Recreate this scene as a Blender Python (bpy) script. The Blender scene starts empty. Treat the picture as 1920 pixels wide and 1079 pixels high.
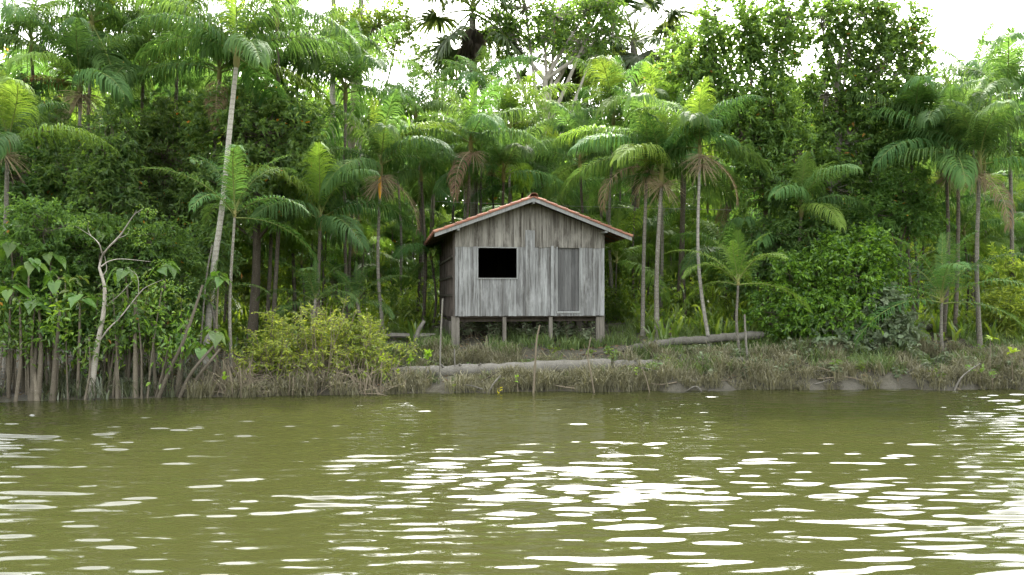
import bpy, math, random
import numpy as np
from mathutils import Vector, Matrix

R = math.radians
C = bpy.context.scene.collection
SC = bpy.context.scene

# ------------------------------------------------------------------ camera, sky, sun, exposure
F, EYE, CX, HY = 1390.0, 2.4, 960.0, 560.0          # focal length in photo pixels, eye height, principal column, horizon row
cam_d = bpy.data.cameras.new('camera')
cam_d.sensor_width = 36.0
cam_d.lens = 36.0 * F / 1920.0
cam_d.shift_y = (HY - 539.5) / 1920.0
cam_d.clip_end = 3000
cam = bpy.data.objects.new('camera', cam_d)
cam.location = (0, 0, EYE)
cam.rotation_euler = (R(90), 0, 0)
C.objects.link(cam)
SC.camera = cam

SUN_EL, SUN_AZ = 50.0, 9.0                          # azimuth clockwise from straight ahead (+Y)
w = bpy.data.worlds.new("World")
SC.world = w
w.use_nodes = True
nt = w.node_tree
sky = nt.nodes.new('ShaderNodeTexSky')
sky.sky_type = 'NISHITA'
sky.sun_disc = False
sky.sun_elevation = R(SUN_EL)
sky.sun_rotation = R(SUN_AZ)
sky.air_density = 2.0
sky.dust_density = 6.0
sky.ozone_density = 1.0
hs = nt.nodes.new('ShaderNodeHueSaturation')
hs.inputs['Saturation'].default_value = 0.22
nt.links.new(sky.outputs[0], hs.inputs['Color'])
bg = nt.nodes['Background']
nt.links.new(hs.outputs[0], bg.inputs['Color'])
bg.inputs['Strength'].default_value = 0.15

sd = bpy.data.lights.new('sun', 'SUN')
sd.energy = 1.3
sd.angle = R(2.5)
sd.color = (1.0, 0.95, 0.86)
sun = bpy.data.objects.new('sun', sd)
az, el = R(SUN_AZ), R(SUN_EL)
sun.rotation_euler = Vector((math.sin(az) * math.cos(el), math.cos(az) * math.cos(el), math.sin(el))).to_track_quat('Z', 'Y').to_euler()
C.objects.link(sun)

SC.view_settings.view_transform = 'Standard'
SC.view_settings.look = 'None'
SC.view_settings.exposure = 2.95
SC.view_settings.gamma = 1.0
SC.render.engine = 'CYCLES'
cy = SC.cycles
cy.max_bounces = 12
cy.diffuse_bounces = 7
cy.glossy_bounces = 3
cy.transmission_bounces = 8
cy.transparent_max_bounces = 4
cy.sample_clamp_indirect = 8
cy.use_denoising = True
cy.denoising_prefilter = 'NONE'
cy.caustics_reflective = False
cy.caustics_refractive = False

# ------------------------------------------------------------------ helpers
def at(px, py, D):
    return np.array(((px - CX) / F * D, D, EYE + (HY - py) / F * D))

class MB:
    def __init__(s):
        s.v = []; s.q = []; s.t = []; s.n = 0; s.qm = []; s.tm = []
    def add(s, V, Fc, mi=0):
        V = np.asarray(V, float).reshape(-1, 3)
        Fc = np.asarray(Fc, int)
        if len(Fc):
            if Fc.shape[1] == 4:
                s.q.append(Fc + s.n); s.qm.append(np.full(len(Fc), mi))
            else:
                s.t.append(Fc + s.n); s.tm.append(np.full(len(Fc), mi))
        s.v.append(V); s.n += len(V)
    def mesh(s, name, mats, smooth=False):
        me = bpy.data.meshes.new(name)
        V = np.concatenate(s.v)
        q = np.concatenate(s.q) if s.q else np.zeros((0, 4), int)
        t = np.concatenate(s.t) if s.t else np.zeros((0, 3), int)
        loops = np.concatenate([q.ravel(), t.ravel()]).astype(np.int32)
        starts = np.concatenate([np.arange(len(q)) * 4, len(q) * 4 + np.arange(len(t)) * 3]).astype(np.int32)
        me.vertices.add(len(V)); me.vertices.foreach_set('co', V.astype(np.float32).ravel())
        me.loops.add(len(loops)); me.loops.foreach_set('vertex_index', loops)
        me.polygons.add(len(starts)); me.polygons.foreach_set('loop_start', starts)
        if not isinstance(mats, (list, tuple)): mats = [mats]
        for m in mats: me.materials.append(m)
        mi = np.concatenate(s.qm + s.tm).astype(np.int32)
        me.polygons.foreach_set('material_index', mi)
        me.polygons.foreach_set('use_smooth', np.full(len(starts), bool(smooth)))
        me.update(calc_edges=True)
        return me
    def build(s, name, mats, parent=None, smooth=False):
        return link(name, s.mesh(name, mats, smooth), parent)

def link(name, me, parent=None):
    o = bpy.data.objects.new(name, me)
    C.objects.link(o)
    if parent is not None: o.parent = parent
    return o

def tag(o, label=None, cat=None, group=None, kind=None):
    if label: o['label'] = label
    if cat: o['category'] = cat
    if group: o['group'] = group
    if kind: o['kind'] = kind
    return o

def empty(name, loc, rz=0, label=None, cat=None, group=None):
    o = bpy.data.objects.new(name, None)
    o.empty_display_size = 0.2
    C.objects.link(o)
    o.location = loc
    o.rotation_euler = (0, 0, rz)
    return tag(o, label, cat, group)

def nrm(a):
    return a / np.maximum(np.linalg.norm(a, axis=-1, keepdims=True), 1e-9)

def tube(mb, path, rad, sides=7, mi=0, caps=True, rng=None, rough=0.0):
    P = np.asarray(path, float); n = len(P)
    rad = np.broadcast_to(np.asarray(rad, float), (n,))
    T = nrm(np.gradient(P, axis=0))
    d = P[-1] - P[0]; d = d / (np.linalg.norm(d) + 1e-9)
    ref = np.array((1.0, 0, 0)) if abs(d[2]) > 0.75 else np.array((0, 0, 1.0))
    A = nrm(np.cross(T, ref)); B = np.cross(T, A)
    th = np.arange(sides) / sides * 2 * np.pi
    rr = rad[:, None, None] * np.ones((n, sides, 1))
    if rng is not None and rough: rr = rr * (1 + rng.uniform(-rough, rough, (n, sides, 1)))
    V = P[:, None] + rr * (np.cos(th)[None, :, None] * A[:, None] + np.sin(th)[None, :, None] * B[:, None])
    V = V.reshape(-1, 3)
    i = np.arange(n - 1)[:, None] * sides; j = np.arange(sides)[None]; k = (j + 1) % sides
    Q = np.stack([i + j, i + k, i + sides + k, i + sides + j], -1).reshape(-1, 4)
    mb.add(V, Q, mi)
    if caps:
        for e, ring in ((0, 0), (n - 1, (n - 1) * sides)):
            VV = np.vstack([V[ring:ring + sides], P[e]])
            a = np.arange(sides)
            mb.add(VV, np.stack([a, (a + 1) % sides, np.full(sides, sides)], -1), mi)

def box(mb, x0, x1, y0, y1, z0, z1, mi=0, ztop=None):
    """box; ztop = (z at x0, z at x1) gives a sloping top"""
    za, zb = ztop if ztop else (z1, z1)
    V = [(x0, y0, z0), (x1, y0, z0), (x1, y1, z0), (x0, y1, z0), (x0, y0, za), (x1, y0, zb), (x1, y1, zb), (x0, y1, za)]
    mb.add(V, [(0, 3, 2, 1), (4, 5, 6, 7), (0, 1, 5, 4), (1, 2, 6, 5), (2, 3, 7, 6), (3, 0, 4, 7)], mi)

def smooth_path(pts, n=12):
    """Catmull-Rom through points"""
    P = np.asarray(pts, float)
    if len(P) < 3:
        t = np.linspace(0, 1, n)[:, None]; return P[0] * (1 - t) + P[-1] * t
    Q = np.vstack([2 * P[0] - P[1], P, 2 * P[-1] - P[-2]])
    out = []; m = len(P) - 1
    for u in np.linspace(0, m, n):
        i = min(int(u), m - 1); t = u - i
        a, b, c, d = Q[i], Q[i + 1], Q[i + 2], Q[i + 3]
        out.append(0.5 * ((2 * b) + (c - a) * t + (2 * a - 5 * b + 4 * c - d) * t * t + (3 * b - a - 3 * c + d) * t ** 3))
    return np.array(out)

def leaves(mb, P, Dv, L, W, rng, fold=0.25, droop=0.25, mi=0):
    """pointed folded leaves: base P, direction Dv, length L, width W"""
    n = len(P); Dv = nrm(Dv)
    L = np.broadcast_to(L, (n,))[:, None]; W = np.broadcast_to(W, (n,))[:, None]
    up = nrm(rng.normal(0, 0.55, (n, 3)) + np.array((0, 0, 1.0)))
    S = nrm(np.cross(Dv, up)); N = np.cross(S, Dv)
    b = P; t = P + Dv * L - np.array((0, 0, 1.0)) * L * droop
    m1 = P + Dv * L * 0.33; m2 = P + Dv * L * 0.68 - np.array((0, 0, 1.0)) * L * droop * 0.4
    f = N * W * fold
    l1 = m1 + S * W * 0.5 + f; r1 = m1 - S * W * 0.5 + f
    l2 = m2 + S * W * 0.4 + f; r2 = m2 - S * W * 0.4 + f
    V = np.stack([b, l1, l2, t, r2, r1], 1).reshape(-1, 3)
    i = np.arange(n) * 6
    Q = np.concatenate([np.stack([i, i + 1, i + 2, i + 3], -1), np.stack([i, i + 3, i + 4, i + 5], -1)])
    mb.add(V, Q, mi)

def blades(mb, P, az, h, wd, lean, mi=0):
    """grass blades as bent three-piece strips"""
    n = len(P)
    d = np.stack([np.cos(az), np.sin(az), np.zeros(n)], -1)
    s = np.stack([-np.sin(az), np.cos(az), np.zeros(n)], -1)
    h = h[:, None]; wd = wd[:, None]; lean = lean[:, None]; Z = np.array((0, 0, 1.0))
    c = [P, P + Z * h * 0.5 + d * h * lean * 0.22, P + Z * h * 0.85 + d * h * lean * 0.62, P + Z * h * (1 - 0.25 * lean) + d * h * lean * 1.1]
    V = np.stack([c[0] - s * wd, c[0] + s * wd, c[1] - s * wd * 0.9, c[1] + s * wd * 0.9, c[2] - s * wd * 0.6, c[2] + s * wd * 0.6, c[3]], 1).reshape(-1, 3)
    i = np.arange(n) * 7
    mb.add(V, np.concatenate([np.stack([i, i + 1, i + 3, i + 2], -1), np.stack([i + 2, i + 3, i + 5, i + 4], -1)]), mi)
    mb.t.append(np.stack([i + 4, i + 5, i + 6], -1) + mb.n - len(V)); mb.tm.append(np.full(n, mi))

# ------------------------------------------------------------------ materials
def new_mat(name):
    m = bpy.data.materials.new(name); m.use_nodes = True
    nt = m.node_tree; p = nt.nodes['Principled BSDF']
    return m, nt, p

def N(nt, typ, **kw):
    n = nt.nodes.new(typ)
    for k, v in kw.items(): setattr(n, k, v)
    return n

def mixc(nt, fac, a, b, blend='MIX'):
    m = N(nt, 'ShaderNodeMix', data_type='RGBA', blend_type=blend)
    for sock, val in ((m.inputs[0], fac), (m.inputs[6], a), (m.inputs[7], b)):
        if hasattr(val, 'links'): nt.links.new(val, sock)
        elif isinstance(val, (int, float)): sock.default_value = val
        else: sock.default_value = (*val, 1)
    return m.outputs[2]

def noise(nt, vec, scale, detail=4, rough=0.6, sc3=None):
    if sc3:
        mp = N(nt, 'ShaderNodeMapping'); mp.inputs['Scale'].default_value = sc3
        nt.links.new(vec, mp.inputs[0]); vec = mp.outputs[0]
    n = N(nt, 'ShaderNodeTexNoise'); n.inputs['Scale'].default_value = scale
    n.inputs['Detail'].default_value = detail; n.inputs['Roughness'].default_value = rough
    nt.links.new(vec, n.inputs['Vector'])
    return n.outputs['Fac']

def remap(nt, val, a, b, c=0.0, d=1.0):
    m = N(nt, 'ShaderNodeMapRange'); nt.links.new(val, m.inputs[0])
    m.inputs[1].default_value = a; m.inputs[2].default_value = b; m.inputs[3].default_value = c; m.inputs[4].default_value = d
    return m.outputs[0]

def leaf_mat(name, c1, c2, tr, trans=0.4, rough=0.42, spec=0.5, var=0.25, old=None, oldp=0.03):
    m, nt, p = new_mat(name)
    g = N(nt, 'ShaderNodeNewGeometry'); oi = N(nt, 'ShaderNodeObjectInfo')
    rnd = g.outputs['Random Per Island']
    col = mixc(nt, rnd, c1, c2)
    if old:
        st = N(nt, 'ShaderNodeMath', operation='GREATER_THAN'); st.inputs[1].default_value = 1 - oldp
        wn = N(nt, 'ShaderNodeTexWhiteNoise', noise_dimensions='1D'); nt.links.new(rnd, wn.inputs['W'])
        nt.links.new(wn.outputs['Value'], st.inputs[0])
        col = mixc(nt, st.outputs[0], col, old)
    h = N(nt, 'ShaderNodeHueSaturation'); nt.links.new(col, h.inputs['Color'])
    nt.links.new(remap(nt, oi.outputs['Random'], 0, 1, 1 - var, 1 + var), h.inputs['Value'])
    wn2 = N(nt, 'ShaderNodeTexWhiteNoise', noise_dimensions='1D'); nt.links.new(oi.outputs['Random'], wn2.inputs['W'])
    nt.links.new(remap(nt, wn2.outputs['Value'], 0, 1, 0.485, 0.515), h.inputs['Hue'])
    nt.links.new(h.outputs[0], p.inputs['Base Color'])
    p.inputs['Roughness'].default_value = rough
    p.inputs['Specular IOR Level'].default_value = spec
    t = N(nt, 'ShaderNodeBsdfTranslucent')
    tc = mixc(nt, 1.0, h.outputs[0], tr, 'MULTIPLY')
    nt.links.new(tc, t.inputs['Color'])
    mx = N(nt, 'ShaderNodeMixShader'); mx.inputs[0].default_value = trans
    nt.links.new(p.outputs[0], mx.inputs[1]); nt.links.new(t.outputs[0], mx.inputs[2])
    nt.links.new(mx.outputs[0], nt.nodes['Material Output'].inputs['Surface'])
    return m

def bark_mat(name, c1, c2, ring=0.0, scale=6, bump=0.4, spots=None):
    m, nt, p = new_mat(name)
    tc = N(nt, 'ShaderNodeTexCoord'); o = tc.outputs['Object']
    n1 = noise(nt, o, scale, 6, 0.7, (1, 1, 0.35)); n2 = noise(nt, o, scale * 5, 3, 0.6)
    col = mixc(nt, remap(nt, n1, 0.3, 0.7), c1, c2)
    hgt = n1
    if ring:
        wv = N(nt, 'ShaderNodeTexWave', wave_type='BANDS', bands_direction='Z'); wv.inputs['Scale'].default_value = ring
        wv.inputs['Distortion'].default_value = 1.2; wv.inputs['Detail'].default_value = 2
        nt.links.new(o, wv.inputs['Vector'])
        col = mixc(nt, remap(nt, wv.outputs['Fac'], 0.0, 0.35, 0.55, 0), col, [c * 0.45 for c in c1])
    if spots:
        col = mixc(nt, remap(nt, n2, 0.55, 0.68, 0, 0.8), col, spots)
    oi = N(nt, 'ShaderNodeObjectInfo'); h = N(nt, 'ShaderNodeHueSaturation'); nt.links.new(col, h.inputs['Color'])
    nt.links.new(remap(nt, oi.outputs['Random'], 0, 1, 0.75, 1.2), h.inputs['Value'])
    nt.links.new(h.outputs[0], p.inputs['Base Color'])
    p.inputs['Roughness'].default_value = 0.9; p.inputs['Specular IOR Level'].default_value = 0.25
    b = N(nt, 'ShaderNodeBump'); b.inputs['Strength'].default_value = bump; b.inputs['Distance'].default_value = 0.02
    nt.links.new(n2, b.inputs['Height']); nt.links.new(b.outputs[0], p.inputs['Normal'])
    return m

def plank_mat(name, lo, hi, streak, amt=0.8, axis_scale=(14, 14, 0.55)):
    m, nt, p = new_mat(name)
    tc = N(nt, 'ShaderNodeTexCoord'); o = tc.outputs['Object']
    g = N(nt, 'ShaderNodeNewGeometry')
    r = g.outputs['Random Per Island']
    col = mixc(nt, r, lo, hi)
    add = N(nt, 'ShaderNodeVectorMath', operation='ADD'); nt.links.new(o, add.inputs[0])
    cmb = N(nt, 'ShaderNodeCombineXYZ')
    mul = N(nt, 'ShaderNodeMath', operation='MULTIPLY'); mul.inputs[1].default_value = 37.0; nt.links.new(r, mul.inputs[0])
    nt.links.new(mul.outputs[0], cmb.inputs[2]); nt.links.new(cmb.outputs[0], add.inputs[1])
    n1 = noise(nt, add.outputs[0], 1.0, 6, 0.65, axis_scale)
    n2 = noise(nt, add.outputs[0], 3.5, 5, 0.7, axis_scale)
    n3 = noise(nt, o, 1.6, 5, 0.7, (2.2, 2.2, 0.7))
    f1 = remap(nt, n1, 0.44, 0.66, 0, amt)
    col = mixc(nt, f1, col, streak)
    col = mixc(nt, remap(nt, n2, 0.48, 0.70, 0, 0.75), col, [c * 0.35 for c in streak])
    col = mixc(nt, remap(nt, n3, 0.50, 0.70, 0, 0.5), col, [c * 1.35 for c in hi])
    nt.links.new(col, p.inputs['Base Color'])
    p.inputs['Roughness'].default_value = 0.82; p.inputs['Specular IOR Level'].default_value = 0.25
    b = N(nt, 'ShaderNodeBump'); b.inputs['Strength'].default_value = 0.35; b.inputs['Distance'].default_value = 0.01
    nt.links.new(n2, b.inputs['Height']); nt.links.new(b.outputs[0], p.inputs['Normal'])
    return m

M = {}
M['frond'] = leaf_mat('palm_frond_green', (0.052, 0.115, 0.034), (0.090, 0.165, 0.046), (1.6, 1.5, 0.85), 0.45, 0.6, 0.12, 0.3)
M['frond_young'] = leaf_mat('palm_frond_yellowish', (0.10, 0.18, 0.030), (0.14, 0.22, 0.042), (1.55, 1.45, 0.8), 0.46, 0.6, 0.12, 0.2)
M['frond_dead'] = leaf_mat('palm_frond_dead', (0.14, 0.092, 0.055), (0.21, 0.15, 0.095), (1.3, 1.1, 0.8), 0.25, 0.8, 0.15, 0.2)
M['frond_red'] = leaf_mat('palm_frond_reddish', (0.17, 0.075, 0.035), (0.12, 0.10, 0.03), (1.5, 1.0, 0.7), 0.3, 0.7, 0.2, 0.1)
M['rachis'] = bark_mat('palm_midrib', (0.16, 0.19, 0.05), (0.12, 0.15, 0.04))
M['shaft'] = bark_mat('palm_crown_shaft', (0.13, 0.15, 0.05), (0.20, 0.16, 0.06))
M['spray'] = bark_mat('palm_flower_spray', (0.34, 0.28, 0.17), (0.26, 0.20, 0.12))
M['spathe'] = bark_mat('palm_spathe_orange', (0.65, 0.33, 0.03), (0.55, 0.25, 0.03))
M['trunk'] = bark_mat('palm_trunk', (0.20, 0.185, 0.15), (0.115, 0.10, 0.075), 2.4, 5, 0.4, (0.33, 0.33, 0.29))
M['trunk_dark'] = bark_mat('palm_trunk_dark', (0.12, 0.10, 0.075), (0.07, 0.06, 0.045), 2.4, 5, 0.4, (0.2, 0.2, 0.16))
M['trunk_pale'] = bark_mat('palm_trunk_pale', (0.36, 0.34, 0.29), (0.24, 0.22, 0.18), 2.2, 5, 0.4, (0.45, 0.45, 0.41))
M['bark'] = bark_mat('tree_bark', (0.16, 0.13, 0.095), (0.09, 0.075, 0.055), 0, 7, 0.6, (0.24, 0.23, 0.19))
M['bark_pale'] = bark_mat('tree_bark_pale', (0.36, 0.33, 0.28), (0.24, 0.21, 0.17), 0, 7, 0.5, (0.46, 0.44, 0.39))
M['stem_mud'] = bark_mat('stem_muddy', (0.135, 0.115, 0.083), (0.085, 0.072, 0.05), 0, 6, 0.6, (0.19, 0.17, 0.13))
M['twig'] = bark_mat('twig_brown', (0.22, 0.185, 0.13), (0.13, 0.105, 0.07), 0, 8, 0.3)
M['log'] = bark_mat('log_grey', (0.17, 0.16, 0.135), (0.095, 0.086, 0.068), 0, 5, 0.8, (0.20, 0.19, 0.165))
M['log_dark'] = bark_mat('log_dark', (0.085, 0.075, 0.055), (0.05, 0.043, 0.032), 0, 5, 0.6, (0.13, 0.12, 0.095))
M['lf_dark'] = leaf_mat('leaf_dark_green', (0.060, 0.120, 0.042), (0.12, 0.19, 0.055), (2.0, 2.0, 0.9), 0.45, 0.42, 0.28, 0.2, (0.30, 0.14, 0.02), 0.006)
M['lf_bush'] = leaf_mat('leaf_bush_green', (0.045, 0.115, 0.025), (0.19, 0.34, 0.04), (1.9, 1.8, 0.8), 0.38, 0.33, 0.5, 0.1)
M['lf_mid'] = leaf_mat('leaf_mid_green', (0.060, 0.115, 0.032), (0.110, 0.180, 0.042), (2.0, 1.9, 0.9), 0.45, 0.45, 0.25, 0.2, (0.25, 0.13, 0.03), 0.006)
M['lf_light'] = leaf_mat('leaf_light_green', (0.08, 0.15, 0.032), (0.17, 0.23, 0.040), (2.0, 1.9, 0.8), 0.45, 0.30, 0.7, 0.2)
M['lf_yellow'] = leaf_mat('leaf_yellow_green', (0.11, 0.18, 0.035), (0.32, 0.39, 0.06), (1.6, 1.5, 0.7), 0.42, 0.45, 0.45, 0.15)  # brightened to stand in for sunlight; range spans lit and shaded leaves
M['lf_dusty'] = leaf_mat('leaf_dusty', (0.12, 0.16, 0.085), (0.20, 0.23, 0.145), (1.3, 1.3, 0.8), 0.25, 0.7, 0.25, 0.2)
M['lf_arum'] = leaf_mat('arum_leaf', (0.075, 0.150, 0.030), (0.12, 0.21, 0.035), (2.0, 1.9, 0.8), 0.42, 0.35, 0.5, 0.3)
M['lf_lime'] = leaf_mat('sapling_leaf', (0.20, 0.32, 0.03), (0.28, 0.40, 0.04), (1.5, 1.4, 0.7), 0.4, 0.4, 0.5, 0.1)
M['lf_bright_yellow'] = leaf_mat('leaf_bright_yellow', (0.62, 0.55, 0.03), (0.70, 0.60, 0.04), (1.2, 1.1, 0.6), 0.3, 0.5, 0.4, 0.05)
M['grass_mud'] = leaf_mat('grass_muddy', (0.125, 0.122, 0.072), (0.21, 0.20, 0.125), (1.3, 1.3, 0.8), 0.25, 0.75, 0.25, 0.1)
M['grass'] = leaf_mat('grass_green', (0.075, 0.115, 0.038), (0.15, 0.19, 0.06), (1.7, 1.7, 0.8), 0.32, 0.55, 0.35, 0.1)
M['reed'] = leaf_mat('reed_green', (0.06, 0.085, 0.035), (0.18, 0.20, 0.13), (1.6, 1.6, 0.8), 0.28, 0.38, 0.6, 0.1)
M['fan'] = leaf_mat('fan_leaf', (0.042, 0.072, 0.028), (0.075, 0.105, 0.040), (1.6, 1.5, 0.8), 0.25, 0.6, 0.12, 0.2)
M['fan_dead'] = leaf_mat('fan_leaf_dead', (0.055, 0.047, 0.034), (0.09, 0.075, 0.055), (1.1, 1.0, 0.8), 0.2, 0.85, 0.1, 0.15)
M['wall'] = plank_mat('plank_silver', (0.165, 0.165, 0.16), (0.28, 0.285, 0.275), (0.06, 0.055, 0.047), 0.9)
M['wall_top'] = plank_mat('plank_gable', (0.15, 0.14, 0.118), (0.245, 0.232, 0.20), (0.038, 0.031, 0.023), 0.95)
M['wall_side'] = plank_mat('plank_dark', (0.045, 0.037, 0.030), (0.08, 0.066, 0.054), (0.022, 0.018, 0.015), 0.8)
M['door'] = plank_mat('plank_door', (0.05, 0.05, 0.048), (0.12, 0.12, 0.115), (0.09, 0.085, 0.08), 0.6)
M['frame'] = plank_mat('plank_frame', (0.18, 0.183, 0.174), (0.24, 0.245, 0.235), (0.22, 0.21, 0.19), 0.5)
M['post'] = plank_mat('post_wood', (0.125, 0.112, 0.09), (0.18, 0.165, 0.138), (0.06, 0.05, 0.038), 0.8)
M['beam'] = plank_mat('beam_dark', (0.07, 0.06, 0.05), (0.11, 0.09, 0.075), (0.04, 0.035, 0.03), 0.6)

def tile_mat():
    m, nt, p = new_mat('roof_tile')
    g = N(nt, 'ShaderNodeNewGeometry'); tc = N(nt, 'ShaderNodeTexCoord')
    col = mixc(nt, g.outputs['Random Per Island'], (0.18, 0.066, 0.036), (0.30, 0.13, 0.072))
    n1 = noise(nt, tc.outputs['Object'], 9, 5, 0.7)
    col = mixc(nt, remap(nt, n1, 0.47, 0.66, 0, 0.9), col, (0.10, 0.08, 0.06))
    nt.links.new(col, p.inputs['Base Color']); p.inputs['Roughness'].default_value = 0.85
    return m
M['tile'] = tile_mat()

def ground_mat():
    m, nt, p = new_mat('bank_mud')
    g = N(nt, 'ShaderNodeNewGeometry'); pos = g.outputs['Position']
    n1 = noise(nt, pos, 0.9, 6, 0.65); n2 = noise(nt, pos, 7, 6, 0.7); n3 = noise(nt, pos, 40, 3, 0.6)
    col = mixc(nt, remap(nt, n1, 0.35, 0.65), (0.042, 0.037, 0.023), (0.078, 0.070, 0.044))
    col = mixc(nt, remap(nt, n2, 0.5, 0.7, 0, 0.7), col, (0.038, 0.033, 0.022))
    col = mixc(nt, remap(nt, n3, 0.6, 0.75, 0, 0.6), col, (0.13, 0.118, 0.085))
    nt.links.new(col, p.inputs['Base Color'])
    sx = N(nt, 'ShaderNodeSeparateXYZ'); nt.links.new(pos, sx.inputs[0])
    nt.links.new(remap(nt, sx.outputs[2], 0.0, 0.25, 0.35, 0.9), p.inputs['Roughness'])
    b = N(nt, 'ShaderNodeBump'); b.inputs['Strength'].default_value = 1.0; b.inputs['Distance'].default_value = 0.12
    nt.links.new(n2, b.inputs['Height']); nt.links.new(b.outputs[0], p.inputs['Normal'])
    return m
M['ground'] = ground_mat()

def water_mat():
    m, nt, p = new_mat('river_water')
    g = N(nt, 'ShaderNodeNewGeometry'); pos = g.outputs['Position']
    n1 = noise(nt, pos, 0.25, 3, 0.5, (1, 1, 1))
    col = mixc(nt, n1, (0.021, 0.0232, 0.0072), (0.028, 0.029, 0.009))
    nt.links.new(col, p.inputs['Base Color'])
    p.inputs['Roughness'].default_value = 0.035
    p.inputs['IOR'].default_value = 1.36
    n2 = noise(nt, pos, 5.0, 3, 0.55, (0.45, 1.5, 1))
    n3 = noise(nt, pos, 16.0, 2, 0.5, (0.5, 1.4, 1))
    ad = N(nt, 'ShaderNodeMath', operation='MULTIPLY_ADD'); nt.links.new(n3, ad.inputs[0]); ad.inputs[1].default_value = 0.22; nt.links.new(n2, ad.inputs[2])
    b = N(nt, 'ShaderNodeBump'); b.inputs['Strength'].default_value = 0.10; b.inputs['Distance'].default_value = 0.010
    nt.links.new(ad.outputs[0], b.inputs['Height']); nt.links.new(b.outputs[0], p.inputs['Normal'])
    return m
M['water'] = water_mat()

# ------------------------------------------------------------------ ground and water
def vnoise(x, y, seed=0):
    """smooth value noise, numpy"""
    def h(i, j):
        v = np.sin(i * 127.1 + j * 311.7 + seed * 74.7) * 43758.5453
        return v - np.floor(v)
    xi = np.floor(x); yi = np.floor(y); fx = x - xi; fy = y - yi
    fx = fx * fx * (3 - 2 * fx); fy = fy * fy * (3 - 2 * fy)
    return (h(xi, yi) * (1 - fx) + h(xi + 1, yi) * fx) * (1 - fy) + (h(xi, yi + 1) * (1 - fx) + h(xi + 1, yi + 1) * fx) * fy

_sp = [(-200, 775), (0, 755), (150, 750), (300, 747), (480, 744), (700, 739), (900, 736), (1200, 734), (1500, 730.5), (1920, 730), (2300, 729)]
_sx = np.array([(px - CX) / (py - HY) * EYE for px, py in _sp])
_sy = np.array([F * EYE / (py - HY) for px, py in _sp])
def shore(x):
    x = np.asarray(x, float)
    return np.interp(x, _sx, _sy) + 0.10 * np.sin(x * 2.1) + 0.06 * np.sin(x * 5.3 + 1)

_dl = [(-6, -1.6), (-1, -0.35), (0, 0), (1, 0.10), (4, 0.5), (8, 0.9), (14, 1.2), (40, 2.0), (120, 3)]
_dm = [(-6, -1.6), (-1, -0.35), (0, 0), (0.3, 0.12), (1.5, 0.32), (2.2, 0.62), (3.2, 0.92), (6, 1.1), (10, 1.3), (40, 2.0), (120, 3)]
_dr = [(-6, -1.6), (-0.6, -0.35), (0, 0), (0.2, 0.16), (0.5, 0.36), (2, 0.65), (4, 1.08), (7, 1.45), (12, 1.6), (40, 2.0), (120, 3)]
def ground(x, y, bumps=True):
    x = np.asarray(x, float); y = np.asarray(y, float)
    d = y - shore(x)
    f = lambda t: np.interp(d, [a for a, b in t], [b for a, b in t])
    d = d + np.clip((x - 1.5) / 2, 0, 1) * ((vnoise(x * 1.9, y * 0.6, 6) - 0.5) * 0.5 + (vnoise(x * 5.5, y * 2.5, 7) - 0.5) * 0.26) * np.clip(d * 4 + 1, 0, 1) * np.clip(3 - d, 0, 1)
    f = lambda t: np.interp(d, [a for a, b in t], [b for a, b in t])
    wl = np.clip((-4.2 - x) / 2.5, 0, 1); wr = np.clip((x - 2.4) / 1.6, 0, 1)
    z = f(_dm) * (1 - wl - wr) + f(_dl) * wl + f(_dr) * wr
    if bumps:
        k = np.clip(d / 0.8, 0, 1)
        z = z + k * ((vnoise(x * 0.9, y * 0.9, 1) - 0.5) * 0.16 + (vnoise(x * 2.7, y * 2.7, 2) - 0.5) * 0.11 + (vnoise(x * 7, y * 7, 3) - 0.5) * 0.08)
    return z

def axis(fine0, fine1, step, far, grow=1.35):
    a = list(np.arange(fine0, fine1 + 1e-6, step)); s = step; v = fine1
    up = []
    while v < far: s *= grow; v += s; up.append(v)
    s = step; v = fine0; dn = []
    while v > -far: s *= grow; v -= s; dn.append(v)
    return np.array(dn[::-1] + a + up)

def sheet(name, xs, ys, zf, mat, label=None):
    X, Y = np.meshgrid(xs, ys)
    Z = zf(X, Y)
    V = np.stack([X, Y, Z], -1).reshape(-1, 3)
    nx, ny = len(xs), len(ys)
    i = np.arange(ny - 1)[:, None] * nx; j = np.arange(nx - 1)[None]
    Q = np.stack([i + j, i + j + 1, i + nx + j + 1, i + nx + j], -1).reshape(-1, 4)
    mb = MB(); mb.add(V, Q)
    o = mb.build(name, mat, None, True)
    return tag(o, kind='structure')

sheet('ground', axis(-19, 19, 0.11, 300), axis(16.6, 30, 0.09, 250), ground, M['ground'])

_rw = np.random.default_rng(5)
_waves = []
for _ in range(64):
    lam = _rw.uniform(0.10, 0.20) if _ < 18 else (_rw.uniform(0.20, 0.34) if _ < 50 else (_rw.uniform(0.36, 0.55) if _ < 58 else _rw.uniform(0.9, 2.2))); k = 2 * np.pi / lam
    th = _rw.normal(0, 0.125) + np.pi / 2                     # crests mostly across the view
    slope = 0.0365 * (0.5 if lam > 0.8 else (0.8 if lam > 0.35 else 1.0)) * _rw.uniform(0.5, 1.3)
    _waves.append((k * np.cos(th), k * np.sin(th), slope / k, _rw.uniform(0, 6.28)))
def water_z(X, Y):
    Z = np.zeros_like(X)
    for kx, ky, a, ph in _waves: Z += a * np.sin(kx * X + ky * Y + ph)
    gust = 0.55 + 0.9 * vnoise(X * 0.16 + 3, Y * 0.3, 9)
    fade = np.exp(-np.maximum(0, np.maximum(np.abs(X) - 25, -Y) / 12)) * (0.55 + 0.45 * np.clip((shore(X) - Y) / 6, 0, 1))
    return Z * gust * fade
sheet('water', axis(-15, 15, 0.06, 300), np.array([v for v in axis(5.4, 20.4, 0.02, 250) if v < 24]), water_z, M['water'])

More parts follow.
